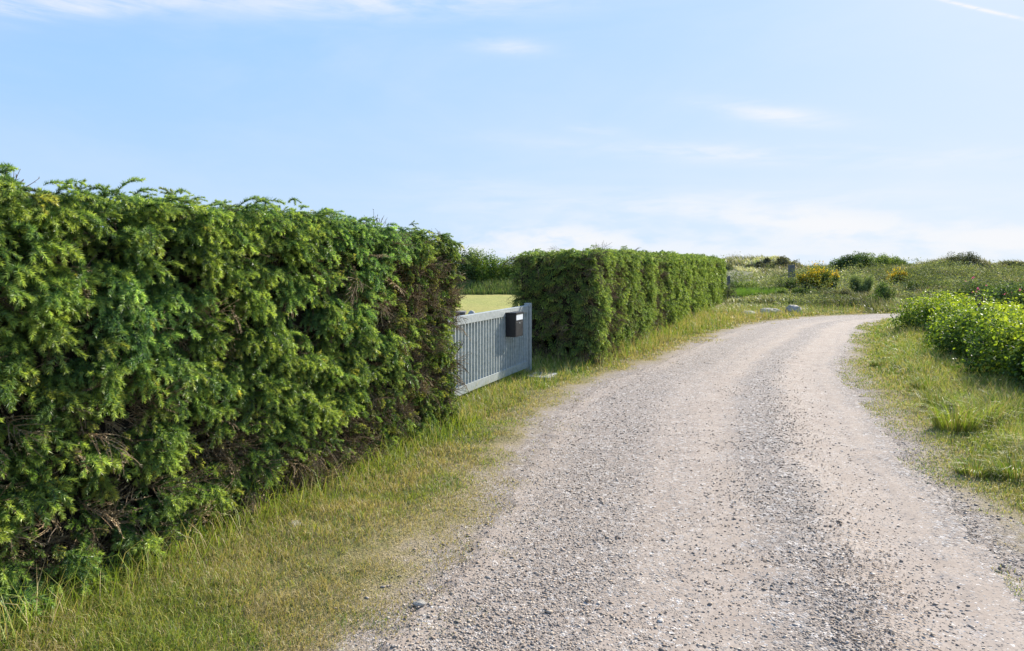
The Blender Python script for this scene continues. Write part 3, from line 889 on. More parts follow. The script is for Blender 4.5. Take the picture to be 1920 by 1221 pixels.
def tube(pts, rad, k, col):
    pts = np.asarray(pts, float); m = len(pts)
    tg = np.gradient(pts, axis=0); tg = norm(tg)
    ref = np.array((.3, .2, 1.)) if abs(tg[0, 2]) < .8 else np.array((1., .1, 0))
    a = norm(np.cross(tg, ref[None])); b = np.cross(tg, a)
    th = np.arange(k) / k * 2 * np.pi
    ring = a[:, None] * np.cos(th)[None, :, None] + b[:, None] * np.sin(th)[None, :, None]
    V = (pts[:, None] + ring * np.asarray(rad)[:, None, None]).reshape(-1, 3)
    F = []
    for i in range(m - 1):
        for j in range(k):
            q = (i * k + j, i * k + (j + 1) % k, (i + 1) * k + (j + 1) % k, (i + 1) * k + j)
            F += [(q[0], q[1], q[2]), (q[0], q[2], q[3])]
    return V, np.array(F), np.tile(col, (len(V), 1))


def build_far_hedge():
    r = np.random.default_rng(21)
    t = thing('spruce_hedge', 'square-cut far spruce hedge beyond the gate, its end face in shadow', 'hedge', (float(FH0[0]), float(FH0[1]), 0))
    L = float(np.linalg.norm(FH1 - FH0)); T = 1.52
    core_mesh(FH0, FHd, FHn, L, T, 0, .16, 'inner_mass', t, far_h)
    tn = [spray(400 + i, L=.15, dens=260, nlen=.022, nw=.0065, nsh=3, young=[.5, .6, .7, .8][i]) for i in range(4)]
    tf = [spray(450 + i, L=.17, dens=110, nlen=.027, nw=.013, nsh=3, young=[.5, .6, .7, .8][i]) for i in range(4)]
    pos, nr, s, z = hedge_points(FH0, FHd, FHn, L, T, far_h, 24000, r, ['front', 'end0', 'top'])
    endf = nr @ -np.array((*FHd, 0)) > .5
    keep = np.where(s < 8, 1.0, 8 / np.maximum(s, 1) + .15) > r.random(len(s)); keep |= endf
    pos, nr, s, z, endf = pos[keep], nr[keep], s[keep], z[keep], endf[keep]; n = len(pos)
    bare = np.clip((fbm(pos[:, 0] * 1.2, pos[:, 1] * 1.2, pos[:, 2] * 1.4) - .5) * 2.2 + smooth(.7, .1, z) * .45 * endf, 0, 1)
    keep = r.random(n) > bare * .9
    pos, nr, s, z, endf, bare = pos[keep], nr[keep], s[keep], z[keep], endf[keep], bare[keep]; n = len(pos)
    lump = (fbm(pos[:, 0] * 3.5, pos[:, 1] * 3.5, pos[:, 2] * 3.5) - .5) * .34 + (fbm(pos[:, 0] * 1.1, pos[:, 1] * 1.1, pos[:, 2] * 1.1) - .5) * .30
    dep = -.09 + lump - .08 * r.random(n); dep = np.where(nr[:, 2] > .6, dep * .4, dep); pos = pos + nr * dep[:, None]
    tang = np.cross(nr, np.array((0, 0, 1.)))
    dd = nr + tang * r.normal(size=(n, 1)) * .5 + np.array((0, 0, 1.)) * (r.normal(size=(n, 1)) * .35 - .05)
    istop = nr[:, 2] > .6
    dd = np.where(istop[:, None], nr * .35 + r.normal(size=(n, 3)) * np.array((.6, .6, .25)), dd)
    tint = np.ones((n, 3)) * r.uniform(.75, 1.2, (n, 1)); br = endf & (r.random(n) < .22); tint[br] *= np.array((1.1, .85, .95))
    
    nearm = s < 7; parts = []
    parts.append(place(tn, pos[nearm], dd[nearm], r.uniform(.7, 1.15, nearm.sum()), tint[nearm], r.normal(size=nearm.sum()) * .4, r))
    fm = ~nearm
    parts.append(place(tf, pos[fm], dd[fm], r.uniform(.8, 1.25, fm.sum()) * (1 + .012 * s[fm]), tint[fm], r.normal(size=fm.sum()) * .4, r))
    V, F, Cc = join(parts)
    mesh_obj('foliage', V, F, M_needle, t, col=Cc)
    dead = [spray(500 + i, L=.22, dead=True, nsh=5, nlen=.014) for i in range(4)]
    pos, nr, s, z = hedge_points(FH0, FHd, FHn, L, T, far_h, 5000, r, ['front', 'end0'])
    n = len(pos); pos = pos + nr * (-.17 + (r.random(n) - .5) * .1)[:, None]
    tang = np.cross(nr, np.array((0, 0, 1.)))
    dd = nr * .4 + tang * r.normal(size=(n, 1)) + np.array((0, 0, 1.)) * r.normal(size=(n, 1)) * .7
    V, F, Cc = place(dead, pos, dd, r.uniform(.8, 1.4, n), np.ones((n, 3)) * r.uniform(.6, 1.6, (n, 1)), r.normal(size=n), r)
    mesh_obj('dead_twigs', V, F, M_twig, t, col=Cc)
    for k in range(6):
        p = FH0 + FHd * (.35 + k * .8) - FHn * .7
        V, F, Cc = tube(np.array([(p[0], p[1], -.05), (p[0] + .02, p[1], .6), (p[0], p[1] + .03, 1.5)]), np.array([.05, .04, .02]), 8, np.array((.12, .09, .06)))
        mesh_obj('trunk', V, F, M_wood, t, col=Cc)


# ------------------------------------------------------------------ gate and mailbox
def build_gate():
    pr = Vector((.24, 10.24, 0)); d = Vector((.38, 1, 0)).normalized(); n = Vector((d.y, -d.x, 0)); up = Vector((0, 0, 1))
    Lg = 3.9; a = pr - d * (Lg + .07)          # near end
    t = thing('metal_gate', 'galvanised steel gate with upright flat bars hung between the two hedges', 'gate', tuple(a))
    top, bot = 1.02, .10
    bm = bmesh.new(); bm_box(bm, a + d * (Lg / 2) + up * (top - .05), d, n, up, Lg / 2, .031, .05, .004); bm_obj('top_rail', bm, M_steel, t)
    bm = bmesh.new(); bm_box(bm, a + d * (Lg / 2) + up * (bot + .05), d, n, up, Lg / 2, .031, .05, .004); bm_obj('bottom_rail', bm, M_steel, t)
    for q in (0, Lg):
        bm = bmesh.new(); bm_box(bm, a + d * (q + (.03 if q == 0 else -.03)) + up * ((top + bot) / 2), d, n, up, .03, .0275, (top - bot) / 2 - .1015, .003); bm_obj('stile', bm, M_steel, t)
    k = 0; q = .135
    while q < Lg - .1:
        bm = bmesh.new(); bm_box(bm, a + d * q + up * ((top + bot) / 2), d, n, up, .011, .0285, (top - bot) / 2 - .098)
        bm_obj('bar', bm, M_steel, t); q += .09
    pt = thing('gate_post', 'square galvanised steel post at the far hedge end of the gate', 'gate post', tuple(pr))
    bm = bmesh.new(); bm_box(bm, pr + up * .47, d, n, up, .045, .045, .575, .004); bm_obj('shaft', bm, M_steel, pt)
    bm = bmesh.new(); bm_box(bm, pr + up * 1.0475, d, n, up, .047, .047, .0045, .002); bm_obj('cap', bm, M_steel, pt)
    for zz in (.25, .85):
        bm = bmesh.new(); bm_box(bm, pr - d * .058 + up * zz, d, n, up, .012, .012, .04, .003); bm_obj('hinge', bm, M_steel, pt)
    p2 = a - d * .07
    pt = thing('gate_post', 'square galvanised steel post at the near hedge end of the gate', 'gate post', tuple(p2))
    bm = bmesh.new(); bm_box(bm, p2 + up * .47, d, n, up, .045, .045, .575, .004); bm_obj('shaft', bm, M_steel, pt)
    # mailbox
    mb = Vector((-.116, 9.30, 0)); base = mb + n * .029 + up * .64
    t = thing('mailbox', 'black mailbox with white name plate hanging on the front of the gate', 'mailbox', tuple(base))
    W, D, H = .29, .15, .335
    bm = bmesh.new(); bm_box(bm, base + d * (W / 2) + n * (D / 2) + up * (H / 2 - .012), d, n, up, W / 2, D / 2 - .001, H / 2 - .014, .005); bm_obj('body', bm, M_black, t)
    bm = bmesh.new()   # lid slightly larger with a sloped overhang
    bm_box(bm, base + d * (W / 2) + n * (D / 2 + .004) + up * (H - .012), d, n, up, W / 2 + .004, D / 2 + .005, .012, .004); bm_obj('lid', bm, M_black, t)
    bm = bmesh.new(); bm_box(bm, base + d * (W / 2) + n * (D + .001) + up * (H - .07), d, n, up, W / 2 - .02, .002, .036, .001); pl = bm_obj('name_plate', bm, M_plate, t)
    bm = bmesh.new(); bm_box(bm, base + d * (W / 2) + n * (D + .0035) + up * (H - .033), d, n, up, W / 2 - .03, .0015, .003); bm_obj('slot_lip', bm, M_steel, t)
    bm = bmesh.new(); M = Matrix.Translation(base + d * (W / 2) + n * (D + .003) + up * (H - .15)) @ n.to_track_quat('Z', 'Y').to_matrix().to_4x4()
    bmesh.ops.create_cone(bm, cap_ends=True, segments=16, radius1=.011, radius2=.010, depth=.008, matrix=M); bm_obj('lock', bm, M_steel, t)
    bm = bmesh.new(); bm_box(bm, base + d * (W / 2) + n * (D - .0005) + up * (H * .32), d, n, up, W / 2 - .018, .0015, H * .27, .001); bm_obj('door', bm, M_black, t)
    # concrete pad by the hedge foot
    c = Vector((P(1016, 9.75), 9.75, .028)); bm = bmesh.new(); bm_box(bm, c, d, n, up, .22, .17, .03, .006)
    o = bm_obj('concrete_slab', bm, M_concrete); tag(o, 'flat grey concrete slab at the foot of the far hedge by the gate post', 'slab')
    # things just behind the gate
    Y0 = 12.0; X0 = P(884.5, Y0)
    t = thing('bollard_light', 'short grey bollard with a domed cap standing behind the gate', 'bollard', (X0, Y0, 0))
    V, F, Cc = tube(np.array([(X0, Y0, -.02), (X0, Y0, .4), (X0, Y0, .74)]), np.array([.052, .05, .05]), 16, np.array((.2, .2, .2))); mesh_obj('post', V, F, M_grey, t, col=Cc)
    z = np.array([.74, .752, .765, .79, .812, .825, .83]); rr = np.array([.05, .066, .07, .058, .044, .02, .002])
    V, F, Cc = tube(np.stack([np.full(7, X0), np.full(7, Y0), z], 1), rr, 16, np.array((.2, .2, .2))); mesh_obj('cap', V, F, M_concrete, t, col=Cc, smooth=True)
    t = thing('garden_box', 'low dark grey storage box behind the gate, half hidden by the near hedge', 'storage box', (P(852, 12.2), 12.2, 0))
    X1 = P(850, 12.2); e1, e2 = Vector((1, 0, 0)), Vector((0, 1, 0))
    bm = bmesh.new(); bm_box(bm, Vector((X1, 12.4, .37)), e1, e2, up, .19, .18, .37, .01); bm_obj('body', bm, M_grey, t)
    bm = bmesh.new(); bm_box(bm, Vector((X1, 12.4, .765)), e1, e2, up, .21, .2, .022, .008); bm_obj('lid', bm, M_grey, t)


# ------------------------------------------------------------------ leafy shrubs
def leaves(pos, nr, size, col, r, fold=.25, aspect=.62):
    n = len(pos)
    a = norm(np.cross(nr, r.normal(size=(n, 3)))); b = np.cross(nr, a)
    a = norm(a + np.array((0, 0, -.25)))
    L = size[:, None]
    V = np.stack([pos - a * L * .5, pos + b * L * aspect * .5 + nr * L * fold * .4, pos + a * L * .55 - nr * L * .1, pos - b * L * aspect * .5 + nr * L * fold * .4], 1)
    F = np.array([(0, 1, 2), (0, 2, 3)])[None] + (np.arange(n) * 4)[:, None, None]
    return V.reshape(-1, 3), F.reshape(-1, 3), np.repeat(col, 4, 0)


def shrub(name, label, cat, base, rad, hgt, nleaf, lsize, pal, seed, group=None, lumps=9, flowers=None, mat=None, upright=0.0, flat=False, stems=7, spread=1.0, airy=.35, stem_col=(.13, .10, .07)):
    """a leafy shrub: lobes of leaves on a fan of stems. rad=(rx, ry)"""
    r = np.random.default_rng(seed); mat = mat or M_leaf_dull
    bx, by = base; bz = float(terrain(bx, by))
    t = thing(name, label, cat, (bx, by, bz), group)
    cs = []; rs = []
    for k in range(lumps):
        a = r.random() * 6.283; q = np.sqrt(r.random()) * .72
        cx, cy = np.cos(a) * q * rad[0], np.sin(a) * q * rad[1]
        top = hgt * (1 - .45 * q ** 2) * r.uniform(.8, 1.05)
        rl = r.uniform(.28, .45) * min(rad[0], rad[1], hgt) * 1.25
        for zz in np.arange(max(rl * .6, .08), top - rl * .4, rl * .9 + .02) if not flat else [top * .5]:
            cs.append((cx, cy, zz)); rs.append(rl * r.uniform(.8, 1.1))
        cs.append((cx, cy, max(top - rl, rl * .5))); rs.append(rl)
    cs = np.array(cs); rs = np.array(rs); m = len(cs)
    pk = r.choice(m, nleaf, p=rs ** 2 / (rs ** 2).sum())
    dv = norm(r.normal(size=(nleaf, 3))); rr = 1 - airy * r.random(nleaf) ** 1.6
    wob = .75 + .5 * fbm(cs[pk, 0] * 3 + dv[:, 0] * 1.5, cs[pk, 1] * 3 + dv[:, 1] * 1.5, dv[:, 2] * 1.5 + pk)
    pos = cs[pk] + dv * (rs[pk] * rr * wob)[:, None]
    pos[:, 2] = np.abs(pos[:, 2]) * (1 + upright * .2)
    sprig = r.random(nleaf) < .05; pos[sprig, 2] += np.abs(r.normal(size=sprig.sum())) * hgt * .06
    W = pos + np.array((bx, by, 0)); W[:, 2] += terrain(W[:, 0], W[:, 1])
    nr = norm(dv * .6 + r.normal(size=(nleaf, 3)) * .6 + np.array((0, 0, .55)))
    pal = np.array(pal); ci = r.integers(0, len(pal), nleaf)
    patch = fbm(W[:, 0] * 2.5, W[:, 1] * 2.5, W[:, 2] * 2.5)
    ci = np.clip((patch * 1.6 - .3 + (.75 * (pos[:, 2] / hgt - .62) if mat is M_leaf else 0) + r.normal(size=nleaf) * .2) * len(pal), 0, len(pal) - 1).astype(int)  # glossy leaves: yellower new growth on top, shade put into the lower leaf colour
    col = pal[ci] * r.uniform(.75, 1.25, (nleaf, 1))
    sz = lsize * r.uniform(.6, 1.25, nleaf)
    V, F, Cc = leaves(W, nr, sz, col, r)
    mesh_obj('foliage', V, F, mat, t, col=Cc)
    parts = []
    for k in range(stems):
        j = r.integers(0, m); e = cs[j] + np.array((bx, by, bz)); s0 = np.array((bx + r.normal() * .05 * rad[0], by + r.normal() * .05 * rad[1], bz - .05))
        mid = (s0 + e) / 2 + r.normal(size=3) * .05; parts.append(tube(np.array([s0, mid, e]), np.array([.02, .013, .004]) * max(hgt, .6), 5, np.array(stem_col)))
    V, F, Cc = join(parts); mesh_obj('stem', V, F, M_wood, t, col=Cc)
    if flowers:
        fc, nf, fs = flowers
        sel = np.where((dv[:, 2] > .15) & (pos[:, 2] > hgt * .35))[0]; sel = r.choice(sel, min(nf, len(sel)), replace=False)
        parts = []
        for k in range(3):
            parts.append(leaves(W[sel] + dv[sel] * fs * .5 + r.normal(size=(len(sel), 3)) * fs * .3, norm(dv[sel] + r.normal(size=(len(sel), 3)) * .5), np.full(len(sel), fs), np.array(fc)[None] * r.uniform(.8, 1.2, (len(sel), 1)), r, aspect=.95))
        V, F, Cc = join(parts); o = mesh_obj('blossom', V, F, M_petal, t, col=Cc)
    return t


def broom(label, base, rx, hgt, seed, nst=260, flower=1.0, name='broom_bush', group='flowering broom bushes below the dunes'):
    """broom bush: fan of upright green rods with yellow flowers"""
    r = np.random.default_rng(seed); bx, by = base; bz = float(terrain(bx, by))
    t = thing(name, label, 'bush', (bx, by, bz), group)
    pos = []; tip = []; fl = []; flc = []
    sp = []; 
    nf = 9; fa = r.random(nf) * 6.283; fq = np.sqrt(r.random(nf)) * .75; fh = r.uniform(.6, 1.08, nf) * (1 - .3 * fq); w = r.integers(0, nf, nst)
    cx, cy = np.cos(fa[w]) * fq[w] * rx, np.sin(fa[w]) * fq[w] * rx
    az = r.random(nst) * 6.283; q = np.sqrt(r.random(nst)) * rx * .34; h = hgt * fh[w] * r.uniform(.55, 1.08, nst)
    b = np.stack([bx + cx * .55 + np.cos(az) * q * .2, by + cy * .55 + np.sin(az) * q * .2, np.full(nst, bz - .02)], -1)
    e = np.stack([bx + cx * 1.15 + np.cos(az) * q, by + cy * 1.15 + np.sin(az) * q, bz + h], -1)
    gcol = np.array((.07, .11, .035) if flower else (.15, .20, .08))[None] * r.uniform(.7, 1.4, (nst, 1)); parts = []
    for k in range(5):
        jit = r.normal(size=(nst, 3)) * .05
        m = (b + e) / 2 + jit + np.array((0, 0, .05)); s = norm(r.normal(size=(nst, 3))) * .009
        e2 = e + r.normal(size=(nst, 3)) * np.array((.06, .06, .08))
        V = np.stack([b - s, b + s, m - s, m + s, e2], 1).reshape(-1, 3)
        F = (np.array([(0, 1, 3), (0, 3, 2), (2, 3, 4)])[None] + (np.arange(nst) * 5)[:, None, None]).reshape(-1, 3)
        parts.append((V, F, np.repeat(gcol, 5, 0)))
        f = r.uniform(.45, 1.0, (nst, 14, 1)); pp = m[:, None] * (1 - (f - .5) * 2) + e2[:, None] * ((f - .5) * 2)
        yes = r.random((nst, 14)) < (.62 * flower * smooth(.40, .62, fbm(pp[..., 0] * 3.2 + seed, pp[..., 1] * 2.2, pp[..., 2] * 3.2) + .04))
        fl.append(pp[yes]); lf = r.random((nst, 14)) < .35; pos.append(pp[lf])
    V, F, Cc = join(parts); mesh_obj('rods', V, F, M_leaf_dull, t, col=Cc)
    pp = np.vstack(fl) + r.normal(size=(len(np.vstack(fl)), 3)) * .018; n = len(pp)
    if not flower: n = 0
    c = np.where(r.random((n, 1)) < .75, np.array((.85, .68, .03))[None], np.array((.68, .36, .02))[None]) * r.uniform(.75, 1.15, (n, 1))
    if n:
        V, F, Cc = leaves(pp, norm(r.normal(size=(n, 3))), np.full(n, .055), c, r, aspect=.8); mesh_obj('blossom', V, F, M_petal, t, col=Cc)
    pp = np.vstack(pos) + r.normal(size=(len(np.vstack(pos)), 3)) * .03; n = len(pp)
    c = np.array((.10, .15, .04) if flower else (.19, .23, .11))[None] * r.uniform(.6, 1.4, (n, 1))
    V, F, Cc = leaves(pp, norm(r.normal(size=(n, 3))), np.full(n, .06 if flower else .045), c, r, aspect=.4); mesh_obj('foliage', V, F, M_leaf_dull, t, col=Cc)
    return t


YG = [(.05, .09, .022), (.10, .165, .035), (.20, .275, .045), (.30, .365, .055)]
DG = [(.05, .08, .03), (.085, .125, .042), (.12, .18, .055), (.17, .24, .07)]
MG = [(.085, .125, .035), (.14, .195, .05), (.22, .28, .07), (.31, .37, .10)]
GG = [(.10, .115, .07), (.15, .165, .10), (.21, .22, .14), (.27, .28, .19)]
BG = [(.07, .075, .04), (.10, .10, .06), (.14, .13, .08), (.18, .17, .12)]


def build_right_shrubs():
    g = 'leafy shrubs along the right side of the road'
    specs = [(1784, 15.2, .95, 1.05, 1.08, 'rounded yellow-green leafy shrub at the far end of the right-hand row'),
             (1852, 12.6, .85, 1.0, 1.02, 'middle leafy shrub of the right-hand row beside the dead stump'),
             (1900, 10.7, .85, 1.0, 1.12, 'dense leafy shrub nearer than the dead stump in the right-hand row'),
             (1975, 8.9, .95, 1.05, 1.15, 'nearest leafy shrub of the right-hand row, cut by the picture edge'),
             (2120, 7.6, .9, 1.0, 1.1, 'leafy shrub beyond the right picture edge')]
    for i, (u, Y, rx, ry, h, lab) in enumerate(specs):
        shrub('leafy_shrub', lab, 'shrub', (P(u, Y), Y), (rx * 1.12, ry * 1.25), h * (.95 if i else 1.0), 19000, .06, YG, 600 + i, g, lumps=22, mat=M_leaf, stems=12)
    # second row behind, darker roses with pink flowers
    sp = [(1880, 19.0, 1.2, 1.2, 1.15, 'dark rose shrub with deep pink blooms behind the yellow-green shrub', 16),
          (1925, 15.0, .9, 1.0, 1.45, 'tall dark green rose bush at the right picture edge behind the leafy row', 7),
          (1812, 25.8, 1.3, 1.0, .85, 'rose shrub with pink blooms just above the yellow-green shrub', 12),
          (1870, 30, 1.5, 1.0, .8, 'rose shrub with a pale pink bloom farther back in the dune scrub', 6),
          (1990, 20, 1.8, 1.5, 1.4, 'dark rose bush beyond the right picture edge', 12)]
    for i, (u, Y, rx, ry, h, lab, nf) in enumerate(sp):
        shrub('rose_bush', lab, 'rose bush', (P(u, Y), Y), (rx, ry), h, 7000, .075, DG if i != 3 else MG, 640 + i, 'pink-flowered rose bushes', lumps=11, flowers=((.55, .13, .26), nf, .09), stems=9)
    # dead stump
    Y = 12.0; X = P(1836, Y); t = thing('dead_stump', 'brown dead forked stump sticking up between the leafy shrubs', 'stump', (X, Y, 0))
    V, F, Cc = tube(np.array([(X, Y, 0), (X - .02, Y, .5), (X + .01, Y, .85), (X - .01, Y, 1.1)]), np.array([.05, .04, .035, .02]), 7, np.array((.2, .14, .1))); mesh_obj('stem', V, F, M_wood, t, col=Cc)
    for dx in (-.05, .07, .12):
        V, F, Cc = tube(np.array([(X, Y, .75), (X + dx * .8, Y, .9), (X + dx, Y + .02, 1.08)]), np.array([.025, .018, .01]), 6, np.array((.2, .14, .1))); mesh_obj('branch', V, F, M_wood, t, col=Cc)


def boulder(name, label, X, Y, rx, ry, rz, seed, z0=0.0, group=None):
    rnd = np.random.default_rng(seed); bm = bmesh.new(); bmesh.ops.create_icosphere(bm, subdivisions=4, radius=1)
    for v in bm.verts:
        p = np.array(v.co); n = float(fbm(p[0] * 1.3 + seed, p[1] * 1.3, p[2] * 1.3)) - .5; n2 = float(fbm(p[0] * 4 + seed, p[1] * 4, p[2] * 4)) - .5
        k = 1 + n * .9 + n2 * .28; v.co = Vector((p[0] * rx * k + X, p[1] * ry * k + Y, p[2] * rz * k + z0))
    o = bm_obj(name, bm, M_boulder, smooth=True); me = o.data
    me.transform(Matrix.Translation((-X, -Y, -z0))); o.location = (X, Y, z0)
    return tag(o, label, 'boulder' if name == 'boulder' else 'stone', group)


def build_background():
    # boulders along the far verge
    g = 'boulders beside the road bend'
    for i, (u, v, w, hh, lab) in enumerate([(1405, 592, .30, .13, 'leftmost flat pale boulder beside the road bend'),
                                             (1444, 591, .38, .21, 'middle long pale boulder beside the road bend'),
                                             (1487, 589, .30, .29, 'rightmost rounded pale boulder beside the road bend')]):
        Y = CAMZ * FPX / (v - 500); boulder('boulder', lab, P(u, Y), Y, w, .3, hh, 5 + i, float(terrain(P(u, Y), Y)) + .02, g)
    Y = CAMZ * FPX / (683 - 500); boulder('stone', 'round grey stone half sunk in the right verge grass', P(1701, Y), Y, .12, .11, .09, 9, .01)
    Y = CAMZ * FPX / (990 - 500); boulder('stone', 'small pale stone in the grass at the foot of the near hedge', P(552, Y), Y, .04, .04, .022, 12, .02)
    Y = CAMZ * FPX / (1136 - 500); boulder('stone', 'flat whitish stone in the dry grass at the lower left of the road', P(787, Y), Y, .028, .022, .012, 14, .012)
    # wooden posts
    for (u, Y, h, w, lab) in [(1484, 40, .95, .16, 'weathered grey wooden post below the dune crest left of the broom'), (1366, 33, .8, .07, 'slim dark wooden post at the far end of the far hedge')]:
        X = P(u, Y); z = float(terrain(X, Y)); t = thing('wooden_post', lab, 'post', (X, Y, z)); bm = bmesh.new()
        bm_box(bm, Vector((X, Y, z + h / 2 + .15)), Vector((1, 0, 0)), Vector((0, 1, 0)), Vector((0, 0, 1)), w, w * .8, h / 2 + .2, .015); bm_obj('shaft', bm, M_grey, t)
    # flowering broom
    broom('large broom bush covered in yellow flowers right of the wooden post', (P(1530, 33.5), 33.5), .95, 1.5, 31, 300, .62)
    broom('yellow broom bush adjoining the large one on its right', (P(1561, 34.5), 34.5), .5, 1.1, 33, 130, 1.0)
    broom('small separate broom bush with upright orange-yellow sprays', (P(1687, 38), 38), .6, 1.0, 35, 130, 1.1)
    broom('feathery mid-green bush without flowers standing between the two brooms', (P(1616, 32), 32), .62, 1.25, 36, 300, 0.0, 'green_shrub', 'bushes of the dune scrub')
    # shrubs: (u, Y, rx, ry, h, pal, n, leaf, label)
    L = [('green_shrub', 1660, 26.5, .4, .35, .8, DG, 4000, .05, 'small upright dark green bush by the road end', 1.0),
         ('green_shrub', 1645, 25.3, .16, .16, .75, YG, 300, .05, 'tiny bright yellow-green sapling at the road corner', 1.0),
         ('rose_bush', 1478, 35, 1.0, .7, .75, DG, 5000, .07, 'dark low rose shrub right below the wooden post', 0),
         ('rose_bush', 1445, 33.5, .7, .6, .5, DG, 3000, .07, 'dark low rose shrub left of and below the wooden post', 0),
         ('green_shrub', 1395, 37, .9, .6, .8, MG, 4000, .07, 'green shrub rising from the reeds right of the far hedge end', 0),
         ('green_shrub', 1374, 37, .5, .5, .9, DG, 2500, .07, 'dark shrub hard against the far hedge end', 0),
         ('green_shrub', 1600, 28.2, 1.6, .6, .35, DG, 7000, .05, 'low dark bush along the far road edge', 0),
         ('green_shrub', 1575, 29.5, .9, .6, .45, BG, 4000, .05, 'low brownish bush along the far road edge', 0),
         ('green_shrub', 1500, 31.5, 1.2, .7, .5, MG, 5000, .06, 'low green bush behind the rightmost boulder', 0),
         ('green_shrub', 1490, 25.8, .62, .4, .28, DG, 3000, .045, 'dark heather clump around the rightmost boulder', 0),
         ('green_shrub', 1452, 25.2, .5, .3, .2, MG, 2200, .045, 'low green clump in front of the middle boulder', 0),
         ('green_shrub', 1735, 34, 1.5, .8, .6, MG, 5000, .07, 'green shrub on the slope right of the small broom', 0),
         ('green_shrub', 1360, 31.6, .55, .5, .9, GG, 3000, .06, 'pale grey-green shrub at the foot of the far hedge end', 0)]
    for i, (nm, u, Y, rx, ry, h, pal, n, ls, lab, up) in enumerate(L):
        shrub(nm, lab, 'bush', (P(u, Y), Y), (rx, ry), h, n, ls, pal, 700 + i, 'bushes of the dune scrub', lumps=9, upright=up, stems=5,
              flowers=((.5, .13, .22), 5, .08) if nm == 'rose_bush' else None)
    # dark green bushes crowning the dune
    D = [(1578, 57, 1.2, 1.3, 'leftmost dark bush of the green thicket crowning the dune'), (1602, 57, 1.5, 1.45, 'tallest dark bush of the green thicket crowning the dune'),
         (1634, 57, 1.6, 1.35, 'third bush from the left in the green thicket crowning the dune'), (1664, 58, 1.5, 1.1, 'fourth bush from the left in the green thicket crowning the dune'),
         (1694, 59, 1.4, .75, 'rightmost lowest bush of the green thicket crowning the dune')]
    for i, (u, Y, rx, h, lab) in enumerate(D):
        shrub('dune_bush', lab, 'bush', (P(u, Y), Y), (rx, 1.1), h * 1.15, 5200, .11, DG if i < 2 else MG, 740 + i, 'dark bushes on the dune crests', lumps=12, stems=5)
    D = [(1768, 72, 1.7, .85, 'windblown grey-green bush at the left of the right-hand dune crest'), (1800, 73, 2.1, 1.05, 'broad windblown grey-green bush topping the right-hand dune'),
         (1842, 75, 1.3, .45, 'low dark bush right of the right-hand dune top'), (1878, 78, 1.8, .85, 'dark bush on the skyline near the right picture edge'), (1908, 79, 1.6, .6, 'last dark bush on the skyline at the right picture edge'),
         (1345, 66, 1.6, .6, 'grey bush on the skyline just right of the far hedge'), (1430, 68, 1.9, .5, 'brownish low bush on the skyline left of the dune peak'), (1464, 67, 1.9, .75, 'brownish bush topping the dune peak left of the brooms')]
    for i, (u, Y, rx, h, lab) in enumerate(D):
        shrub('dune_bush', lab, 'bush', (P(u, Y), Y), (rx * 1.2, 1.3), h * 1.25, 4500, .12, BG if i > 5 else (GG if i == 5 else [(.045, .055, .03), (.07, .08, .045), (.10, .11, .06), (.14, .14, .09)]), 760 + i, 'dark bushes on the dune crests', lumps=11, stems=5)
    # bare sand streak on the dune path
    # thicket beyond the lawn
    for i, (u, Y, rx, h, pal) in enumerate([(800, 43, 1.8, 2.5, MG), (862, 42, 1.2, 2.45, DG), (893, 42.5, 1.1, 2.5, MG), (921, 42, 1.1, 2.25, YG), (950, 42.5, 1.2, 2.1, MG), (985, 43, 1.4, 2.2, MG), (1040, 44, 1.7, 2.1, MG)]):
        labs = ['tall green bush at the left end of the thicket, hidden by the near hedge', 'dark tall bush beside the near hedge top, beyond the lawn', 'tall mid-green bush second from the near hedge beyond the lawn',
                'pale yellow-green bush in the middle of the gap beyond the lawn', 'light green bush beyond the lawn touching the far hedge outline', 'green bush beyond the lawn behind the far hedge end', 'green bush beyond the lawn fully behind the far hedge']
        shrub('thicket_bush', labs[i], 'bush', (P(u, Y), Y), (rx, 1.2), h, 6500, .11, pal, 790 + i, 'bushes beyond the lawn', lumps=12, stems=10, upright=.5)
    # reeds in front of the thicket
    r = np.random.default_rng(55); n = 15000
    X = r.uniform(-10, 8, n); Y = r.uniform(38.6, 41.5, n); c = np.where(r.random((n, 1)) < .6, np.array((.12, .19, .05))[None], np.array((.22, .24, .10))[None]) * r.uniform(.7, 1.2, (n, 1))
    V, F, Cc = blades(np.stack([X, Y, terrain(X, Y)], -1), (.35 + .55 * smooth(38.6, 40.2, Y)) * r.uniform(.6, 1.15, n) * (.7 + .5 * fbm(X * .8, Y * .3)), np.full(n, .028), r.uniform(.1, .5, n), c * .85, c, r=r)
    o = mesh_obj('tall_grass', V, F, M_grass, col=Cc); tag(o, 'tall reedy grass along the back of the lawn', 'tall grass', kind='stuff')
    # bright reeds right of the far hedge
    n = 6000; X = r.uniform(P(1365, 33), P(1440, 34), n); Y = r.uniform(31.5, 36, n); c = np.array((.15, .25, .04))[None] * r.uniform(.7, 1.2, (n, 1))
    V, F, Cc = blades(np.stack([X, Y, terrain(X, Y)], -1), .5 * r.uniform(.5, 1.1, n), np.full(n, .022), r.uniform(.1, .5, n), c * .85, c, r=r)
    o = mesh_obj('bright_reeds', V, F, M_grass, col=Cc); tag(o, 'bright green reed patch right of the far hedge end', 'reeds', kind='stuff')
    build_scrub()


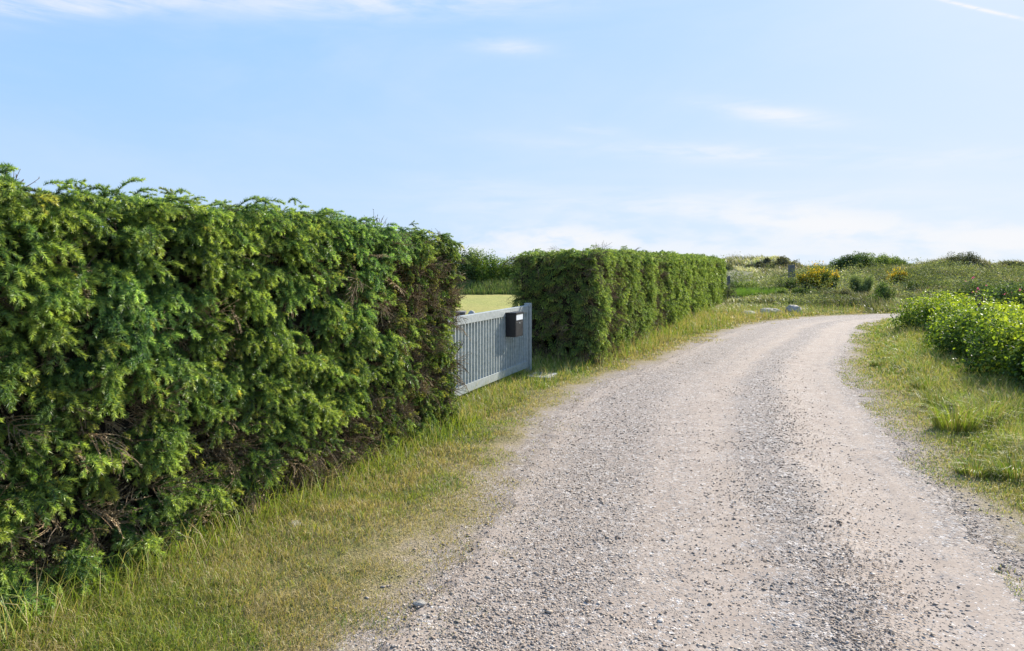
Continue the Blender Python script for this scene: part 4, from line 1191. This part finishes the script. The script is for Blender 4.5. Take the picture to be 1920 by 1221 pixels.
def build_scrub():
    """low cover and marram grass on the slope and dunes (uncountable)"""
    r = np.random.default_rng(77)
    # low leafy cover
    N = 150000
    Y = 11 + 70 * r.random(N) ** 1.15; X = Y * r.uniform(.2, 1.05, N)
    side = X - hedge_line(np.minimum(Y, 60)); e = road_dist(X, Y)
    n4 = fbm(X * .18 + 4, Y * .18); n5 = fbm(X * .7, Y * .7)
    right = X > (RCx(np.minimum(Y, 20.4)) + 3.4)
    beyond = (Y > 23.8) & (side > 1.2)
    ok = ((right & (Y > 13)) | beyond) & (e > .7)
    ok &= r.random(N) < np.clip(.3 + 1.1 * (n5 - .3), 0, 1) * np.where(X > P(1700, Y), 1.0, .45) * (1 - .93 * smooth(48, 60, Y))
    X, Y, n4, n5, e = X[ok], Y[ok], n4[ok], n5[ok], e[ok]; n = len(X)
    k = 7; sz = .035 + .0016 * Y
    rad = .10 + .003 * Y
    n7 = fbm(X * .35 + 50, Y * .35); hh = (.06 + .30 * n5 + .75 * smooth(.5, .75, n7)) * smooth(.5, 2.0, e)
    hh = np.where((Y < 30) & (X < P(1690, Y)), hh * .5, hh)
    P0 = np.stack([X, Y, terrain(X, Y)], -1)
    dv = r.normal(size=(n, k, 3)) * np.array((1, 1, .8))
    pp = P0[:, None] + dv * rad[:, None, None] * .8; pp[..., 2] = P0[:, 2][:, None] + hh[:, None] * r.uniform(.2, 1.15, (n, k))
    pp = pp.reshape(-1, 3); nn = norm(dv.reshape(-1, 3) * .6 + np.array((0, 0, 1.)))
    pal = np.array([(.12, .14, .06), (.20, .225, .10), (.29, .31, .14), (.38, .39, .23)])
    ci = np.clip((n4 * 1.3 - .2 + (n7 - .5) * -1.2 + r.normal(size=n) * .2) * 4, 0, 3).astype(int)
    col = np.repeat(pal[ci], k, 0) * r.uniform(.75, 1.3, (n * k, 1))
    V, F, Cc = leaves(pp, nn, np.repeat(sz, k) * r.uniform(.7, 1.3, n * k), col, r)
    o = mesh_obj('dune_scrub', V, F, M_leaf_dull, col=Cc); tag(o, 'low green rose and creeper scrub covering the slope', 'scrub', kind='stuff')
    # marram and meadow grass
    N = 420000
    Y = 22.5 + 72 * r.random(N) ** 1.1; X = Y * r.uniform(.05, 1.0, N); side = X - hedge_line(np.minimum(Y, 60)); e = np.full(N, 5.0); m = Y < 30; e[m] = road_dist(X[m], Y[m])
    n5 = fbm(X * .9 + 8, Y * .9); n6 = fbm(X * .16, Y * .16)
    ok = (side > .6) & (e > .25) & (r.random(N) < .25 + n5)
    X, Y, n5, n6, e = X[ok], Y[ok], n5[ok], n6[ok], e[ok]; n = len(X)
    farm = smooth(45, 60, Y)
    n8 = fbm(X * .4 + 90, Y * .4); h = (.10 + .30 * n5 + .35 * smooth(.5, .7, n8)) * r.uniform(.5, 1.2, n) * (1 + .35 * farm) * smooth(.0, 2.0, e + .3)
    pale = np.array((.46, .44, .35)); tan = np.array((.45, .38, .25)); gr = np.array((.21, .265, .09)); og = np.array((.31, .33, .14))
    u = r.random(n)[:, None]; fm = farm[:, None]
    c = np.where(u < .35 + .15 * fm, og, gr); c = np.where(u > .62 - .25 * fm, tan, c); c = np.where(u > .82 - .2 * fm, pale, c)
    c = c * r.uniform(.6, 1.15, (n, 1)) * (.55 + .9 * n6[:, None]) * (1.25 - .6 * smooth(.4, .7, n8)[:, None])
    br = smooth(.5, .66, fbm(X * .22 + 70, Y * .16))[:, None] * np.maximum(fm, .55); c = c * (1 - br) + np.array((.20, .165, .12)) * r.uniform(.7, 1.2, (n, 1)) * br
    V, F, Cc = blades(np.stack([X, Y, terrain(X, Y) - .01], -1), h, .0011 * Y * r.uniform(.6, 1.1, n), r.uniform(.2, 1.0, n), c * .85, c, az=r.normal(size=n) * .9 + 3.0, r=r)
    o = mesh_obj('marram_grass', V, F, M_grass, col=Cc); tag(o, 'pale marram and meadow grass on the slope and dunes', 'dune grass', kind='stuff')


build_ground(); build_road(); build_stones(); build_grass()
build_near_hedge(); build_far_hedge(); build_gate(); build_right_shrubs(); build_background()
